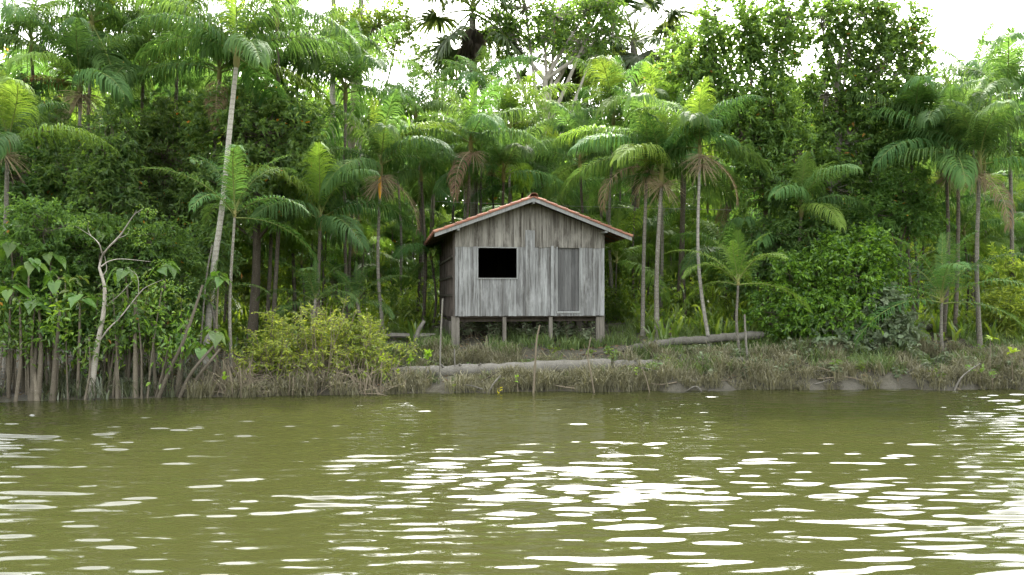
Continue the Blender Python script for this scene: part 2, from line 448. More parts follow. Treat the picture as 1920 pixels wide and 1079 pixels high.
def gz(x, y): return float(ground(x, y))

# ------------------------------------------------------------------ the hut
TH = R(9.7); W_, L_ = 4.68, 5.8
HX, HYY, HZ = -1.724, 22.4, 0.92
hut = empty('wooden_hut', (HX, HYY, HZ), TH, 'weathered grey plank hut on stilts with an orange tiled gable roof', 'hut')
FLOOR, EAVE, RIDGE, SEAM = 0.964, 3.64, 4.51, 3.08
SL = (RIDGE - EAVE) / (W_ / 2)
def roofz(u): return RIDGE - abs(u - W_ / 2) * SL
rh = random.Random(4)
WIN = (0.70, 1.90, 2.10, 3.03); DOOR = (3.17, 3.87, 1.09, 3.07)

def planks_front(y0, y1):
    lo, up = MB(), MB()
    u = 0.0
    while u < W_ - 0.02:
        wd = min(rh.choice((0.085, 0.10, 0.12, 0.14, 0.17)), W_ - u)
        # break at the edges of the openings
        for e in (WIN[0], WIN[1], DOOR[0], DOOR[1]):
            if u + 0.01 < e < u + wd: wd = e - u
        j = rh.uniform(0, 0.006); a, b = u + 0.002, u + wd - 0.002
        mid = u + wd / 2; z0 = FLOOR - 0.02 + rh.uniform(-0.008, 0.008)
        spans = [(z0, SEAM)]
        if WIN[0] < mid < WIN[1]: spans = [(z0, WIN[2]), (WIN[3], SEAM)]
        elif DOOR[0] < mid < DOOR[1]: spans = [(z0, DOOR[2])]
        for s0, s1 in spans:
            if s1 - s0 > 0.03: box(lo, a, b, y0 - j, y1, s0, s1)
        u += wd
    u = 0.0
    while u < W_ - 0.02:
        wd = min(rh.choice((0.10, 0.12, 0.14, 0.16)), W_ - u)
        if u < W_ / 2 < u + wd: wd = W_ / 2 - u if W_ / 2 - u > 0.01 else wd
        a, b = u + 0.002, u + wd - 0.002; j = rh.uniform(0, 0.006)
        box(up, a, b, y0 - 0.018 - j, y0 - 0.0085, SEAM - 0.03 + rh.uniform(-0.012, 0.012), 0, 0, (roofz(a) - 0.06, roofz(b) - 0.06))
        box(up, a, b, y0 - 0.0085, y1, SEAM + 0.003, 0, 0, (roofz(a) - 0.06, roofz(b) - 0.06))
        u += wd
    return lo, up
lo, up = planks_front(-0.005, 0.022)
lo.build('front_wall', M['wall'], hut)
o = up.build('gable_wall', M['wall_top'], hut); o['label'] = 'browner gable boards stained with dark streaks'
# wide pale cover boards and a batten over the wall
cb = MB()
for a, b, z1 in ((2.16, 2.30, 3.58), (2.305, 2.45, 3.57), (2.96, 3.05, 3.1)):
    box(cb, a, b, -0.044, -0.026, FLOOR - 0.02, z1)
cb.build('cover_board', M['wall'], hut)
# window opening with a thin pale frame; the room behind it is really dark
wf = MB(); a, b, c, d = WIN
box(wf, a - 0.03, b + 0.03, -0.036, 0.05, d - 0.012, d + 0.022); box(wf, a - 0.03, b + 0.03, -0.036, 0.05, c - 0.03, c + 0.006)
box(wf, a - 0.03, a + 0.004, -0.034, 0.05, c + 0.006, d - 0.012); box(wf, b - 0.004, b + 0.03, -0.034, 0.05, c + 0.006, d - 0.012)
wf.build('window_frame', M['frame'], hut)
dr = MB(); a, b, c, d = DOOR; u = a + 0.004
while u < b - 0.01:
    wd = min(0.115, b - 0.004 - u); box(dr, u + 0.003, u + wd - 0.003, 0.03 + rh.uniform(0, 0.008), 0.055, c + 0.01, d - 0.012); u += wd
door = dr.build('door', M['door'], hut); door['label'] = 'narrow grey plank door standing back in its frame'
df = MB()
box(df, a - 0.035, a + 0.004, -0.034, 0.06, c, d + 0.003); box(df, b - 0.004, b + 0.03, -0.034, 0.06, c, d + 0.003)
box(df, a - 0.02, b + 0.04, -0.038, 0.06, c - 0.07, c - 0.002); box(df, a + 0.005, b - 0.005, -0.005, 0.06, d - 0.011, d + 0.028)
df.build('door_frame', M['frame'], door)
# other walls, floor
sw = MB(); y = 0.03
while y < L_:
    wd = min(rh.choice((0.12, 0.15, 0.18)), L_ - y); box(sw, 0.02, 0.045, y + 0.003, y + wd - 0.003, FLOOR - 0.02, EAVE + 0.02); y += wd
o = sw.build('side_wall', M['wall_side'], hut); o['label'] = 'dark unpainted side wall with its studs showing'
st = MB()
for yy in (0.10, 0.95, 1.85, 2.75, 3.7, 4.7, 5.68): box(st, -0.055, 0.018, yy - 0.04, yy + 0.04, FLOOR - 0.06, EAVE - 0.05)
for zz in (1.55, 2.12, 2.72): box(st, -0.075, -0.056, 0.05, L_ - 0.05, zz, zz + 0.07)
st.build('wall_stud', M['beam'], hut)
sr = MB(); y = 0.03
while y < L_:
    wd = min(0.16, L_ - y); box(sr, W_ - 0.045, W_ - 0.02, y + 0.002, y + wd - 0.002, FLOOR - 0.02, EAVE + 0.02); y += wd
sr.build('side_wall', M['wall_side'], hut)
bw = MB(); u = 0.0
while u < W_ - 0.02:
    wd = min(0.16, W_ - u)
    if u < W_ / 2 < u + wd and W_ / 2 - u > 0.01: wd = W_ / 2 - u
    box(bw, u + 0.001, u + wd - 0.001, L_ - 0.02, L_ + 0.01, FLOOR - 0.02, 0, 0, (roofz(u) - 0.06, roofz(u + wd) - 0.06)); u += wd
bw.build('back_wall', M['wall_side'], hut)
fl = MB(); box(fl, 0.05, W_ - 0.05, 0.06, L_ - 0.03, FLOOR - 0.06, FLOOR - 0.02); fl.build('floor', M['beam'], hut)
bm_ = MB()
for yy in (0.42, 1.9, 3.8, 5.6): box(bm_, 0.06, W_ - 0.06, yy - 0.05, yy + 0.05, FLOOR - 0.20, FLOOR - 0.063)
bm_.build('floor_beam', M['beam'], hut)
# stilts
for (u, y, hw, dw, zt) in ((0.02, 0.10, 0.125, 0.10, FLOOR - 0.0), (1.52, 0.02, 0.055, 0.05, FLOOR - 0.03), (2.97, 0.02, 0.055, 0.05, FLOOR - 0.03), (4.57, 0.10, 0.13, 0.10, FLOOR),
                           (0.05, 1.9, 0.08, 0.08, 0.74), (4.35, 1.9, 0.09, 0.09, 0.74), (1.6, 3.8, 0.08, 0.08, 0.74), (3.2, 3.8, 0.08, 0.08, 0.74), (0.08, 3.8, 0.08, 0.08, 0.74), (4.5, 3.8, 0.08, 0.08, 0.74),
                           (0.08, 5.6, 0.08, 0.08, 0.74), (2.4, 5.6, 0.08, 0.08, 0.74), (4.5, 5.6, 0.08, 0.08, 0.74)):
    mb = MB(); wx = HX + u * math.cos(TH) - y * math.sin(TH); wy = HYY + u * math.sin(TH) + y * math.cos(TH)
    zb = gz(wx, wy) - HZ - 0.15
    y0 = y if y > 0.05 else 0.06
    box(mb, u - hw, u + hw, y0 - dw + (0.06 if y0 > 0.08 and y0 < 0.2 else 0), y0 + dw, zb, zt - 0.022 if zt > 0.8 else zt)
    mb.build('stilt', M['post'], hut)
# roof: battens, purlins, rafters, tiles, barge boards
OV, OVL, OVR, OVB = 0.46, 0.64, 0.74, 0.65
pl = MB()
for u in (0.06, W_ / 2, W_ - 0.06):
    zt = roofz(u) - 0.062
    box(pl, u - 0.04, u + 0.04, -OV + 0.03, L_ + OVB - 0.05, zt - 0.10, zt - (0.02 if u == W_ / 2 else 0.035))
pl.build('purlin', M['frame'], hut)
rf = MB(); n_ = np.array((SL, 0, 1.0))
def slope_box(mb, u0, u1, y0, y1, dz0, dz1, mi=0):
    """board lying along one roof slope between u0 and u1"""
    V = []
    for dz in (dz0, dz1):
        for (u, y) in ((u0, y0), (u1, y0), (u1, y1), (u0, y1)): V.append((u, y, RIDGE - abs(u - W_ / 2) * SL + dz))
    mb.add(V, [(0, 3, 2, 1), (4, 5, 6, 7), (0, 1, 5, 4), (1, 2, 6, 5), (2, 3, 7, 6), (3, 0, 4, 7)], mi)
y = -OV + 0.12
while y < L_ + OVB:
    slope_box(rf, -OVL + 0.05, W_ / 2 - 0.02, y, y + 0.05, -0.058, -0.002); slope_box(rf, W_ / 2 + 0.02, W_ + OVR - 0.05, y, y + 0.05, -0.058, -0.002); y += 0.72
rf.build('rafter', M['beam'], hut)
bb = MB()
slope_box(bb, -OVL, W_ / 2 - 0.003, -OV, -OV + 0.03, -0.105, 0.008); slope_box(bb, W_ / 2 + 0.003, W_ + OVR, -OV, -OV + 0.03, -0.105, 0.008)
bb.build('barge_board', M['frame'], hut)
def roof_slope(sgn):
    mb = MB(); ov = OVL if sgn < 0 else OVR
    run = W_ / 2 + ov; ang = math.atan(SL); length = run / math.cos(ang)
    U = np.array((sgn * math.cos(ang), 0, -math.sin(ang))); Nn = np.array((sgn * math.sin(ang), 0, math.cos(ang)))
    O = np.array((W_ / 2, 0, RIDGE + 0.016))
    a0 = O + U * 0.01 + np.array((0, -OV - 0.02, 0)); 
    slope_box(mb, W_ / 2 + sgn * 0.004, W_ / 2 + sgn * (run + 0.02), -OV - 0.03, L_ + OVB, 0.014, 0.032)
    nrow = 9; tl = length / nrow; y = -OV - 0.02
    th = np.linspace(0, np.pi, 7)
    while y < L_ + OVB:
        for i in range(nrow):
            j = rh.uniform(-0.008, 0.008); r0, r1 = 0.083, 0.098
            s0 = i * tl - 0.05 if i else 0; s1 = (i + 1) * tl + 0.02 + rh.uniform(-0.01, 0.012)
            V = []
            for s, r, lift in ((s0, r0, 0.012), (s1, r1, 0.034)):
                c = O + U * s + Nn * lift + np.array((0, y + 0.1 + j, 0))
                for k in th: V.append(c + np.array((0, 1, 0)) * math.cos(k) * r + Nn * math.sin(k) * r * 0.62)
            V = np.array(V); Vi = V - Nn * 0.014
            a = np.arange(6)
            mb.add(np.vstack([V, Vi]), np.concatenate([np.stack([a, a + 1, a + 8, a + 7], -1), np.stack([a + 14, a + 21, a + 22, a + 15], -1), np.stack([a + 7, a + 8, a + 22, a + 21], -1), np.stack([a, a + 14, a + 15, a + 1], -1)]))
        y += 0.215
    return mb
for s in (-1, 1): roof_s = roof_slope(s).build('roof', M['tile'], hut)
rc = MB(); y = -OV - 0.05; th = np.linspace(-0.25, np.pi + 0.25, 8)
while y < L_ + OVB:
    V = []
    for yy, r in ((y, 0.125), (y + 0.42, 0.108)):
        for k in th: V.append((W_ / 2 + math.cos(k) * r, yy, RIDGE + 0.055 + math.sin(k) * r * 0.8))
    a = np.arange(7); mb_v = np.array(V); vi = mb_v * 1.0; vi[:, 2] -= 0.018
    rc.add(np.vstack([mb_v, vi]), np.concatenate([np.stack([a, a + 8, a + 9, a + 1], -1), np.stack([a + 16, a + 17, a + 25, a + 24], -1), np.stack([a, a + 1, a + 17, a + 16], -1)])); y += 0.39
rc.build('ridge_cap', M['tile'], hut)

# ------------------------------------------------------------------ palms
Zu = np.array((0, 0, 1.0))
def frond_mesh(name, L, e0, curl, npair, ll, droop, seed, mats, wd=0.034, sweep=0.15, ragged=0.05, pet=0.13):
    """pinnate leaf growing from the origin along +X; leaflets hang under gravity"""
    rng = np.random.default_rng(seed); mb = MB(); n = 18
    s = np.linspace(0, 1, n); e = np.radians(e0 - curl * s ** 1.25); azi = sweep * s ** 2 * rng.choice((-1, 1))
    T = np.stack([np.cos(e) * np.cos(azi), np.cos(e) * np.sin(azi), np.sin(e)], -1)
    P = np.vstack([np.zeros(3), np.cumsum((T[1:] + T[:-1]) / 2 * L / (n - 1), 0)])
    tube(mb, P, np.interp(s, [0, 0.12, 1], [0.028, 0.016, 0.004]) * (L / 2.7), 4, 1, False)
    sp = np.repeat(np.linspace(pet, 0.995, npair), 2) + rng.normal(0, 0.004, npair * 2)
    sp = np.clip(sp, pet, 1); side = np.tile((1.0, -1.0), npair); m = len(sp)
    keep = rng.random(m) > ragged; sp, side = sp[keep], side[keep]; m = len(sp)
    base = np.stack([np.interp(sp, s, P[:, i]) for i in range(3)], -1)
    tan = nrm(np.stack([np.interp(sp, s, T[:, i]) for i in range(3)], -1))
    S = nrm(np.cross(Zu, tan)); Nn = np.cross(tan, S)
    ln = ll * np.interp(sp, [pet, 0.25, 0.55, 0.85, 1.0], [0.62, 0.92, 1.0, 0.7, 0.38]) * rng.uniform(0.88, 1.08, m)
    fw = np.interp(sp, [pet, 0.6, 1], [0.35, 0.6, 1.6])[:, None]
    d = nrm(S * side[:, None] + tan * fw + Nn * rng.uniform(0.15, 0.45, (m, 1)) + rng.normal(0, 0.08, (m, 3)))
    dr = droop * rng.uniform(0.75, 1.25, (m, 1)); K = 4
    wv = nrm(tan - (tan * d).sum(-1, keepdims=True) * d)
    pts = [base]; dirs = d; ws = []
    prof = (0.45, 1.0, 0.9, 0.6, 0.06)
    for k in range(K):
        ws.append(wv); pts.append(pts[-1] + dirs * (ln / K)[:, None])
        dirs = nrm(dirs + np.array((0, 0, -1.0)) * dr * (0.45 + 0.5 * k))
        wv = nrm(wv - (wv * dirs).sum(-1, keepdims=True) * dirs)
    ws.append(wv)
    V = []
    for k in range(K + 1):
        h = ws[k] * wd * 0.5 * prof[k]
        V += [pts[k] - h, pts[k] + h]
    V = np.stack(V, 1).reshape(-1, 3); i = np.arange(m)[:, None] * (2 * (K + 1)); k = np.arange(K)[None] * 2
    Q = np.stack([i + k, i + k + 1, i + k + 3, i + k + 2], -1).reshape(-1, 4)
    mb.add(V, Q, 0)
    return mb.mesh(name, mats)

def frond_set(mats, tagname, ll=0.92, npair=74, droop=0.85, wd=0.036):
    D = {}
    for cls, e0, cu, dd in (('spear', 86, 10, 0.2), ('up', 74, 62, 1.35), ('asc', 56, 74, 1.4), ('mid', 36, 80, 1.6), ('low', 10, 66, 1.6), ('hang', -35, 42, 1.1)):
        D[cls] = [frond_mesh('frond', 2.95 * (0.8 if cls == 'spear' else 1), e0 + 6 * (i - 1), cu + 9 * (i - 1), npair, ll * (0.6 if cls == 'spear' else 1), dd * droop, 100 * i + len(cls) * 7 + hash_s(tagname + cls), mats, wd) for i in range(3)]
    return D
def hash_s(s): return sum(ord(c) * (i + 3) for i, c in enumerate(s)) % 9973
FR = frond_set([M['frond'], M['rachis']], 'green')
FY = frond_set([M['frond_young'], M['rachis']], 'young', droop=0.6)
FD = [frond_mesh('frond', 2.5, e0, cu, 50, 0.62, 1.0, 900 + i, [M['frond_dead'], M['spray']], 0.024, 0.2, 0.2) for i, (e0, cu) in enumerate(((-48, 40), (-25, 70), (5, 100)))]
FRED = [frond_mesh('frond', 2.6, 22, 70, 52, 0.66, 0.9, 950, [M['frond_red'], M['rachis']], 0.028)]
FS = frond_set([M['frond'], M['rachis']], 'short', ll=0.55, npair=42, droop=0.35, wd=0.034)
FSY = frond_set([M['frond_young'], M['rachis']], 'shorty', ll=0.5, npair=40, droop=0.3, wd=0.030)

def spray_mesh(seed):
    rng = np.random.default_rng(seed); mb = MB()
    for k in range(70):
        a = rng.uniform(0, 6.28); e = rng.uniform(-0.9, 0.7); l = rng.uniform(0.45, 0.8)
        d = np.array((math.cos(a) * math.cos(e), math.sin(a) * math.cos(e), math.sin(e)))
        t = np.linspace(0, 1, 4)[:, None]
        tube(mb, d * l * t - Zu * (t ** 2) * l * 0.45, [0.008, 0.008, 0.006, 0.003], 3, 0, False)
    return mb.mesh('flower_spray', M['spray'])
SPRAY = [spray_mesh(i) for i in range(3)]

def palm(label, px, py, D, bpx=None, bD=None, nf=11, s=1.0, r=0.06, seed=0, dead=0, spray=0, red=0, spear=True, group=None, fr=None, trunk='trunk', bend=0.0, mids=None, shaft=0.75, name='palm_tree', cat='palm', orange=False, yl=0.08, aim=None):
    rng = np.random.default_rng(seed + 1000)
    cp = at(px, py, D); cp[2] -= shaft * s * 0.62; bpx = px if bpx is None else bpx; bD = bD or D
    bx = (bpx - CX) / F * bD; B = np.array((bx, bD, gz(bx, bD)))
    root = empty(name, B, 0, label, cat, group)
    if mids: pts = [B - B - Zu * 0.2] + [at(*q) - B for q in mids] + [cp - B]
    else:
        mid = (B * 0.55 + cp * 0.45) - B + np.array((rng.uniform(-0.2, 0.2) + bend, rng.uniform(-0.15, 0.15), 0))
        pts = [-Zu * 0.2, mid, cp - B]
    hgt = cp[2] - B[2]
    path = smooth_path(pts, 16); t = np.linspace(0, 1, 16)
    mb = MB(); tube(mb, path, r * np.interp(t, [0, 0.05, 0.15, 1], [1.9, 1.4, 1.15, 0.8]), 9, 0, True, rng, 0.05)
    mb.build('trunk', M[trunk], root, True)
    top = path[-1]; ax = nrm(path[-1] - path[-2]); ax = nrm(ax + Zu * 0.8)
    if shaft > 0:
        mb = MB(); hh = shaft * s; tt = np.linspace(0, 1, 6)[:, None]
        tube(mb, top + ax * hh * tt - ax * 0.03, r * np.array((0.85, 1.35, 1.25, 1.0, 0.75, 0.4)), 8)
        mb.build('crown_shaft', M['shaft'], root, True)
        heart = top + ax * hh * 0.72
    else: heart = top
    fr = fr or FR; a0 = rng.uniform(0, 360); s = s * 1.08; 
    order = ['up', 'up', 'asc', 'asc', 'mid', 'mid', 'low', 'low' if rng.random() < 0.6 else 'hang']
    for k in range(nf):
        cls = order[min(7, int((k + rng.uniform(0, 0.9)) / nf * 7.2))]
        src = FY if (rng.random() < yl and fr is FR) else fr
        o = link('frond', src[cls][rng.integers(3)], root)
        o.location = heart - ax * (k / nf) * 0.28 * s
        o.rotation_euler = (rng.normal(0, 0.10), rng.normal(0, 0.07), R(a0 + k * 137.5 + rng.uniform(-14, 14)))
        q = s * rng.uniform(0.86, 1.1) * (0.8 if cls == 'up' else 1); o.scale = (q, q, q)
    if spear:
        o = link('frond', (FY if rng.random() < 0.6 else fr)['spear'][rng.integers(3)], root); o.location = heart
        o.rotation_euler = (0, rng.uniform(-0.1, 0.1), rng.uniform(0, 6)); o.scale = (s * 0.75,) * 3
        if orange: o['label'] = 'upright yellow spear frond'
    for k in range(dead):
        o = link('frond', FD[(k + seed) % 3], root); o.location = top + ax * 0.05
        o.rotation_euler = (0, 0, (aim[k] if aim and k < len(aim) else rng.uniform(0, 6.28))); o.scale = (s * 0.9,) * 3
        o['label'] = 'dead brown hanging frond'
    for k in range(red):
        o = link('frond', FRED[0], root); o.location = heart - ax * 0.3; o.rotation_euler = (0, 0, math.pi + 0.15); o.scale = (s * 0.95,) * 3
        o['label'] = 'reddish dying frond'
    for k in range(spray):
        o = link('flower_spray', SPRAY[(k + seed) % 3], root); a = rng.uniform(3.4, 6.0)
        o.location = top + np.array((math.cos(a) * 0.12, math.sin(a) * 0.12, -0.05 - 0.25 * k)); o.scale = (s * rng.uniform(0.8, 1.1),) * 3
        o.rotation_euler = (0, 0, rng.uniform(0, 6.28))
    if orange:
        mb = MB(); t = np.linspace(0, 1, 7)[:, None]
        tube(mb, top + np.array((0.0, -0.12, -0.02)) - Zu * 0.75 * t + np.array((0, -0.05, 0)) * t, [0.03, 0.06, 0.075, 0.075, 0.06, 0.04, 0.01], 7)
        mb.build('spathe', M['spathe'], root, True)['label'] = 'orange hanging flower sheath'
    return root

G1 = 'slender feather palms along the river bank'
palm('tall palm at far left with a reddish dying frond and a tan flower spray', 150, 150, 23.5, 152, nf=12, seed=1, spray=2, red=1, group=G1, trunk='trunk_pale', s=1.0)
palm('tall palm whose pale trunk runs beside the reddish-fronded palm', 172, 35, 24.2, 158, nf=11, seed=2, group=G1, trunk='trunk_pale')
palm('tall palm with a long pale trunk leaning right in front of the dark leafy trees', 443, 95, 21.0, 380, 20.6, nf=11, seed=3, group=G1, trunk='trunk_pale', mids=[(400, 510, 20.7), (417, 385, 20.8), (434, 210, 20.9)], r=0.075, s=1.0)
palm('palm with a red-brown dead frond hanging straight down its trunk, beside the leaning pale palm', 411, 125, 24, 408, nf=11, seed=4, dead=1, aim=[-1.3], group=G1)
palm('green palm between the reddish-fronded palm and the leaning pale palm', 268, 125, 25, 268, nf=11, seed=5, group=G1, trunk='trunk_dark')
palm('low palm at the left edge of the photo with frayed drooping fronds', 14, 262, 19.6, 12, nf=9, s=0.85, seed=6, spray=1, group=G1)
palm('palm left of the hut with a yellow spear frond and an orange sheath', 714, 305, 24.5, 720, nf=11, s=1.0, seed=7, spray=2, dead=1, aim=[-0.25], orange=True, group=G1, r=0.055, yl=0.25)
palm('big spreading palm high above the left of the hut', 648, 165, 27, 655, nf=13, s=1.15, seed=8, group=G1, trunk='trunk_dark')
palm('palm with upright feathery fronds under the yellowish broadleaf crown at top left', 560, 100, 28, 556, nf=12, s=1.1, seed=9, group=G1, trunk='trunk_dark')
palm('palm with faded brownish drooping fronds rising behind the left roof slope', 882, 262, 25.8, 883, 30.5, nf=10, s=0.95, seed=10, spray=1, dead=1, group=G1)
palm('small-crowned palm with long arching fronds above the left roof slope', 944, 318, 27.5, 946, 31, nf=10, s=0.95, seed=11, group=G1, trunk='trunk_dark')
palm('palm with bright lime fronds standing behind the roof ridge', 957, 232, 31, 958, 33, nf=11, s=1.0, seed=12, fr=FY, group=G1)
palm('dark green palm behind the right roof slope', 1088, 300, 28.5, 1090, 31.5, nf=11, s=1.0, seed=13, group=G1, trunk='trunk_dark')
palm('palm at the right of the hut with a tall thin grey trunk and tan sprays', 1213, 290, 24, 1205, nf=12, s=1.05, seed=14, spray=2, dead=1, group=G1)
palm('palm close right of the hut whose leaning trunk thickens at the bank', 1240, 320, 23.4, 1232, nf=9, s=0.9, seed=15, spray=1, group=G1, r=0.07)
palm('palm right of the hut with a near white trunk and a yellowing frond', 1312, 268, 22.6, 1333, nf=9, s=0.85, seed=16, spray=2, dead=1, aim=[-0.4], group=G1, trunk='trunk_pale', bend=-0.12, r=0.05)
palm('palm with dark twin stems at the right, left one of the pair', 1775, 285, 24, 1768, nf=11, s=1.05, seed=17, spray=2, group=G1, trunk='trunk_dark')
palm('palm with dark twin stems at the right, right one of the pair', 1797, 250, 24.3, 1790, nf=11, s=1.05, seed=18, group=G1, trunk='trunk_dark')
palm('palm with a straight pale trunk near the right edge, beside the yellow bushes', 1836, 300, 22.6, 1838, nf=10, s=0.95, seed=19, spray=1, dead=1, group=G1, trunk='trunk')
palm('tall palm at the right edge with fronds against the white sky', 1890, 175, 25, 1895, nf=11, s=1.05, seed=20, group=G1)
palm('tall palm with pointed fronds against the sky, left of the right-edge palm', 1825, 165, 29, 1822, nf=11, s=1.05, seed=21, group=G1, trunk='trunk_dark')
palm('palm leaning out of the dark tree at the right with broad hanging fronds', 1712, 255, 25.5, 1720, nf=10, s=1.0, seed=22, group=G1, trunk='trunk_dark')
palm('low palm with dusky fronds standing left of the yellow spear palm', 600, 405, 23, 597, nf=11, s=0.95, seed=23, group=G1, trunk='trunk_dark')
palm('palm just left of the hut roof with fronds touching the tiles', 790, 318, 27, 792, nf=10, s=0.9, seed=25, group=G1, trunk='trunk_dark')
palm('bluish green small palm half hidden below the tall broadleaf tree on the right', 1502, 385, 24, 1505, nf=10, s=0.8, seed=26, group=G1, trunk='trunk_dark')
palm('palm with a crown of upright fronds right of the roof, under the bare white limbs', 1150, 215, 30, 1152, nf=12, s=1.1, seed=27, group=G1)
palm('bright feathery palm rising left of the tall broadleaf tree on the right', 1232, 215, 29, 1238, nf=12, s=1.05, seed=28, fr=FY, group=G1)
palm('palm with crossing fronds above the dark leafy trees on the left', 500, 165, 25.5, 498, nf=11, s=1.0, seed=29, group=G1, trunk='trunk_dark')
palm('tall palm with its crown at the upper frame edge, above the green palm', 335, 45, 26, 330, nf=12, s=1.1, seed=30, group=G1, trunk='trunk_dark')
palm('tall palm at the upper left corner', 60, 75, 25, 62, nf=12, s=1.1, seed=31, group=G1, trunk='trunk_dark')
palm('palm standing in the gap between the green palm and the pale pair of trunks', 225, 75, 27, 222, nf=11, s=1.05, seed=32, group=G1, trunk='trunk_dark')
palm('tall palm with fronds hanging in from above, over the leaning pale palm', 520, 20, 24, 508, nf=12, s=1.1, seed=33, group=G1, trunk='trunk_dark')
palm('palm with fine fronds against the white sky, left of the fan palm trunk', 780, 205, 31, 782, nf=11, s=1.0, seed=34, group=G1, trunk='trunk_dark')
palm('palm in front of the fan palm trunk with a raised frond', 905, 180, 33, 903, nf=11, s=1.0, seed=35, group=G1, trunk='trunk_dark')
G2 = 'young low palms near the bank'
palm('young palm tucked against the leaning pale trunk', 440, 395, 19.8, 436, nf=9, s=0.85, seed=24, fr=FS, group=G2, r=0.04, shaft=0.3)
palm('young yellowish palm in front of the clipped-looking bush, right of the hut', 1384, 525, 21.6, 1392, nf=10, s=0.72, seed=36, fr=FSY, group=G2, r=0.04, shaft=0.3)
palm('young palm with arching fronds right of the big bush', 1766, 555, 21.8, 1768, nf=12, s=0.95, seed=37, fr=FS, group=G2, r=0.045, shaft=0.3, yl=0.5)
palm('stemless young palm with a fan of fronds left of the yellow-green bush', 592, 560, 22, 592, nf=9, s=0.62, seed=38, fr=FS, group=G2, shaft=0)
palm('stemless young palm right of the low dusky palm', 668, 560, 23, 668, nf=9, s=0.6, seed=39, fr=FS, group=G2, shaft=0)
palm('young palm in the shade behind the leaning stems on the left', 395, 560, 20.5, 396, nf=8, s=0.55, seed=40, fr=FS, group=G2, r=0.035, shaft=0.2)

# further palms back in the forest
rb = random.Random(11)
zones = ((-80, 420, 'left', 'palm in the shaded forest behind the crowded stems on the left', 130, 420),
         (420, 800, 'midleft', 'palm in the shaded forest left of the hut', 190, 430),
         (800, 1160, 'behind', 'palm in the forest directly behind the hut', 230, 370),
         (1160, 1420, 'midright', 'palm in the forest just right of the hut', 240, 440),
         (1420, 2000, 'right', 'palm in the forest behind the bushes on the right', 190, 430))
sd_ = 200
for (x0, x1, zn, lab, y0, y1) in zones:
    nn = int((x1 - x0) / 26)
    for k in range(nn):
        sd_ += 1; D = rb.uniform(27.5, 44)
        if zn == 'behind': D = rb.uniform(31, 44)
        px = x0 + (k + rb.uniform(0.1, 0.9)) / nn * (x1 - x0); py = rb.uniform(y0, y1)
        palm(lab, px, py, D, px + rb.uniform(-8, 8), nf=rb.choice((8, 9, 10, 11)), s=rb.uniform(0.85, 1.1), seed=sd_, spray=rb.choice((0, 0, 1)), dead=rb.choice((0, 0, 0, 1)),
             fr=FY if rb.random() < 0.16 else FR, trunk=rb.choice(('trunk', 'trunk_dark', 'trunk_dark')), group=lab.replace('palm in', 'palms in'), r=rb.uniform(0.045, 0.065))

# low palms of the understory; extra yellowish fronds put sunlight into leaf colour
ulab = ((-80, 420, 'low palm in the dim understory behind the left shore thicket'), (420, 830, 'low palm in the understory left of the hut'), (830, 1150, 'low palm in the understory right behind the hut'), (1150, 1420, 'low palm in the understory right of the hut'), (1420, 2000, 'low palm in the understory behind the right bushes'))
for (x0, x1, lab) in ulab:
    nn = int((x1 - x0) / 22)
    for k in range(nn):
        sd_ += 1; D = rb.uniform(25.5, 40) if 'right behind' not in lab else rb.uniform(31, 42)
        px = x0 + (k + rb.uniform(0, 1)) / nn * (x1 - x0)
        palm(lab, px, rb.uniform(390, 560), D, px, nf=rb.choice((7, 8, 9)), s=rb.uniform(0.7, 1.05), seed=sd_, fr=FY if rb.random() < 0.42 else FR, trunk='trunk_dark', group=lab.replace('low palm', 'low palms'), r=0.04, shaft=0.35)

# ------------------------------------------------------------------ fan palms
def fan_mesh(seed, e0, dead=False):
    rng = np.random.default_rng(seed); mb = MB(); t = np.linspace(0, 1, 8)
    e = np.radians(e0 - (24 if not dead else 6) * t); Lp = 1.7 if not dead else 1.0
    P = np.vstack([np.zeros(3), np.cumsum(np.stack([np.cos(e), 0 * e, np.sin(e)], -1)[1:] * Lp / 7, 0)])
    tube(mb, P, np.linspace(0.05, 0.022, 8), 5, 1, False)
    c = P[-1]; T = np.array((math.cos(e[-1]), 0, math.sin(e[-1]))); S = np.array((0, 1.0, 0)); Nn = np.cross(T, S)
    n = 46
    a = np.linspace(-2.1, 2.1, n) * (0.55 if dead else 1) + rng.normal(0, 0.03, n)
    d = np.cos(a)[:, None] * T + np.sin(a)[:, None] * S + Nn * 0.25 * rng.uniform(-1, 1, (n, 1)) * 0.6
    L = 1.45 * rng.uniform(0.85, 1.05, n); K = 4; w = nrm(-np.sin(a)[:, None] * T + np.cos(a)[:, None] * S)
    pts = [np.tile(c, (n, 1))]; dd = nrm(d)
    for k in range(K):
        pts.append(pts[-1] + dd * (L / K)[:, None]); dd = nrm(dd + np.array((0, 0, -1.0)) * (0.10 + 0.30 * k) * rng.uniform(0.5, 1.5, (n, 1)) * (1.6 if dead else 1))
    V = []
    for k, f in enumerate((0.3, 1.0, 1.25, 0.8, 0.1)): V += [pts[k] - w * 0.048 * f, pts[k] + w * 0.048 * f]
    V = np.stack(V, 1).reshape(-1, 3); i = np.arange(n)[:, None] * 10; k = np.arange(K)[None] * 2
    mb.add(V, np.stack([i + k, i + k + 1, i + k + 3, i + k + 2], -1).reshape(-1, 4), 0)
    return mb.mesh('fan_leaf', [M['fan_dead'] if dead else M['fan'], M['rachis'] if not dead else M['fan_dead']])
FAN = [[fan_mesh(10 * i + j, e) for j in range(2)] for i, e in enumerate((68, 38, 8, -28))]
FAND = [fan_mesh(70 + j, -72 - 5 * j, True) for j in range(3)]
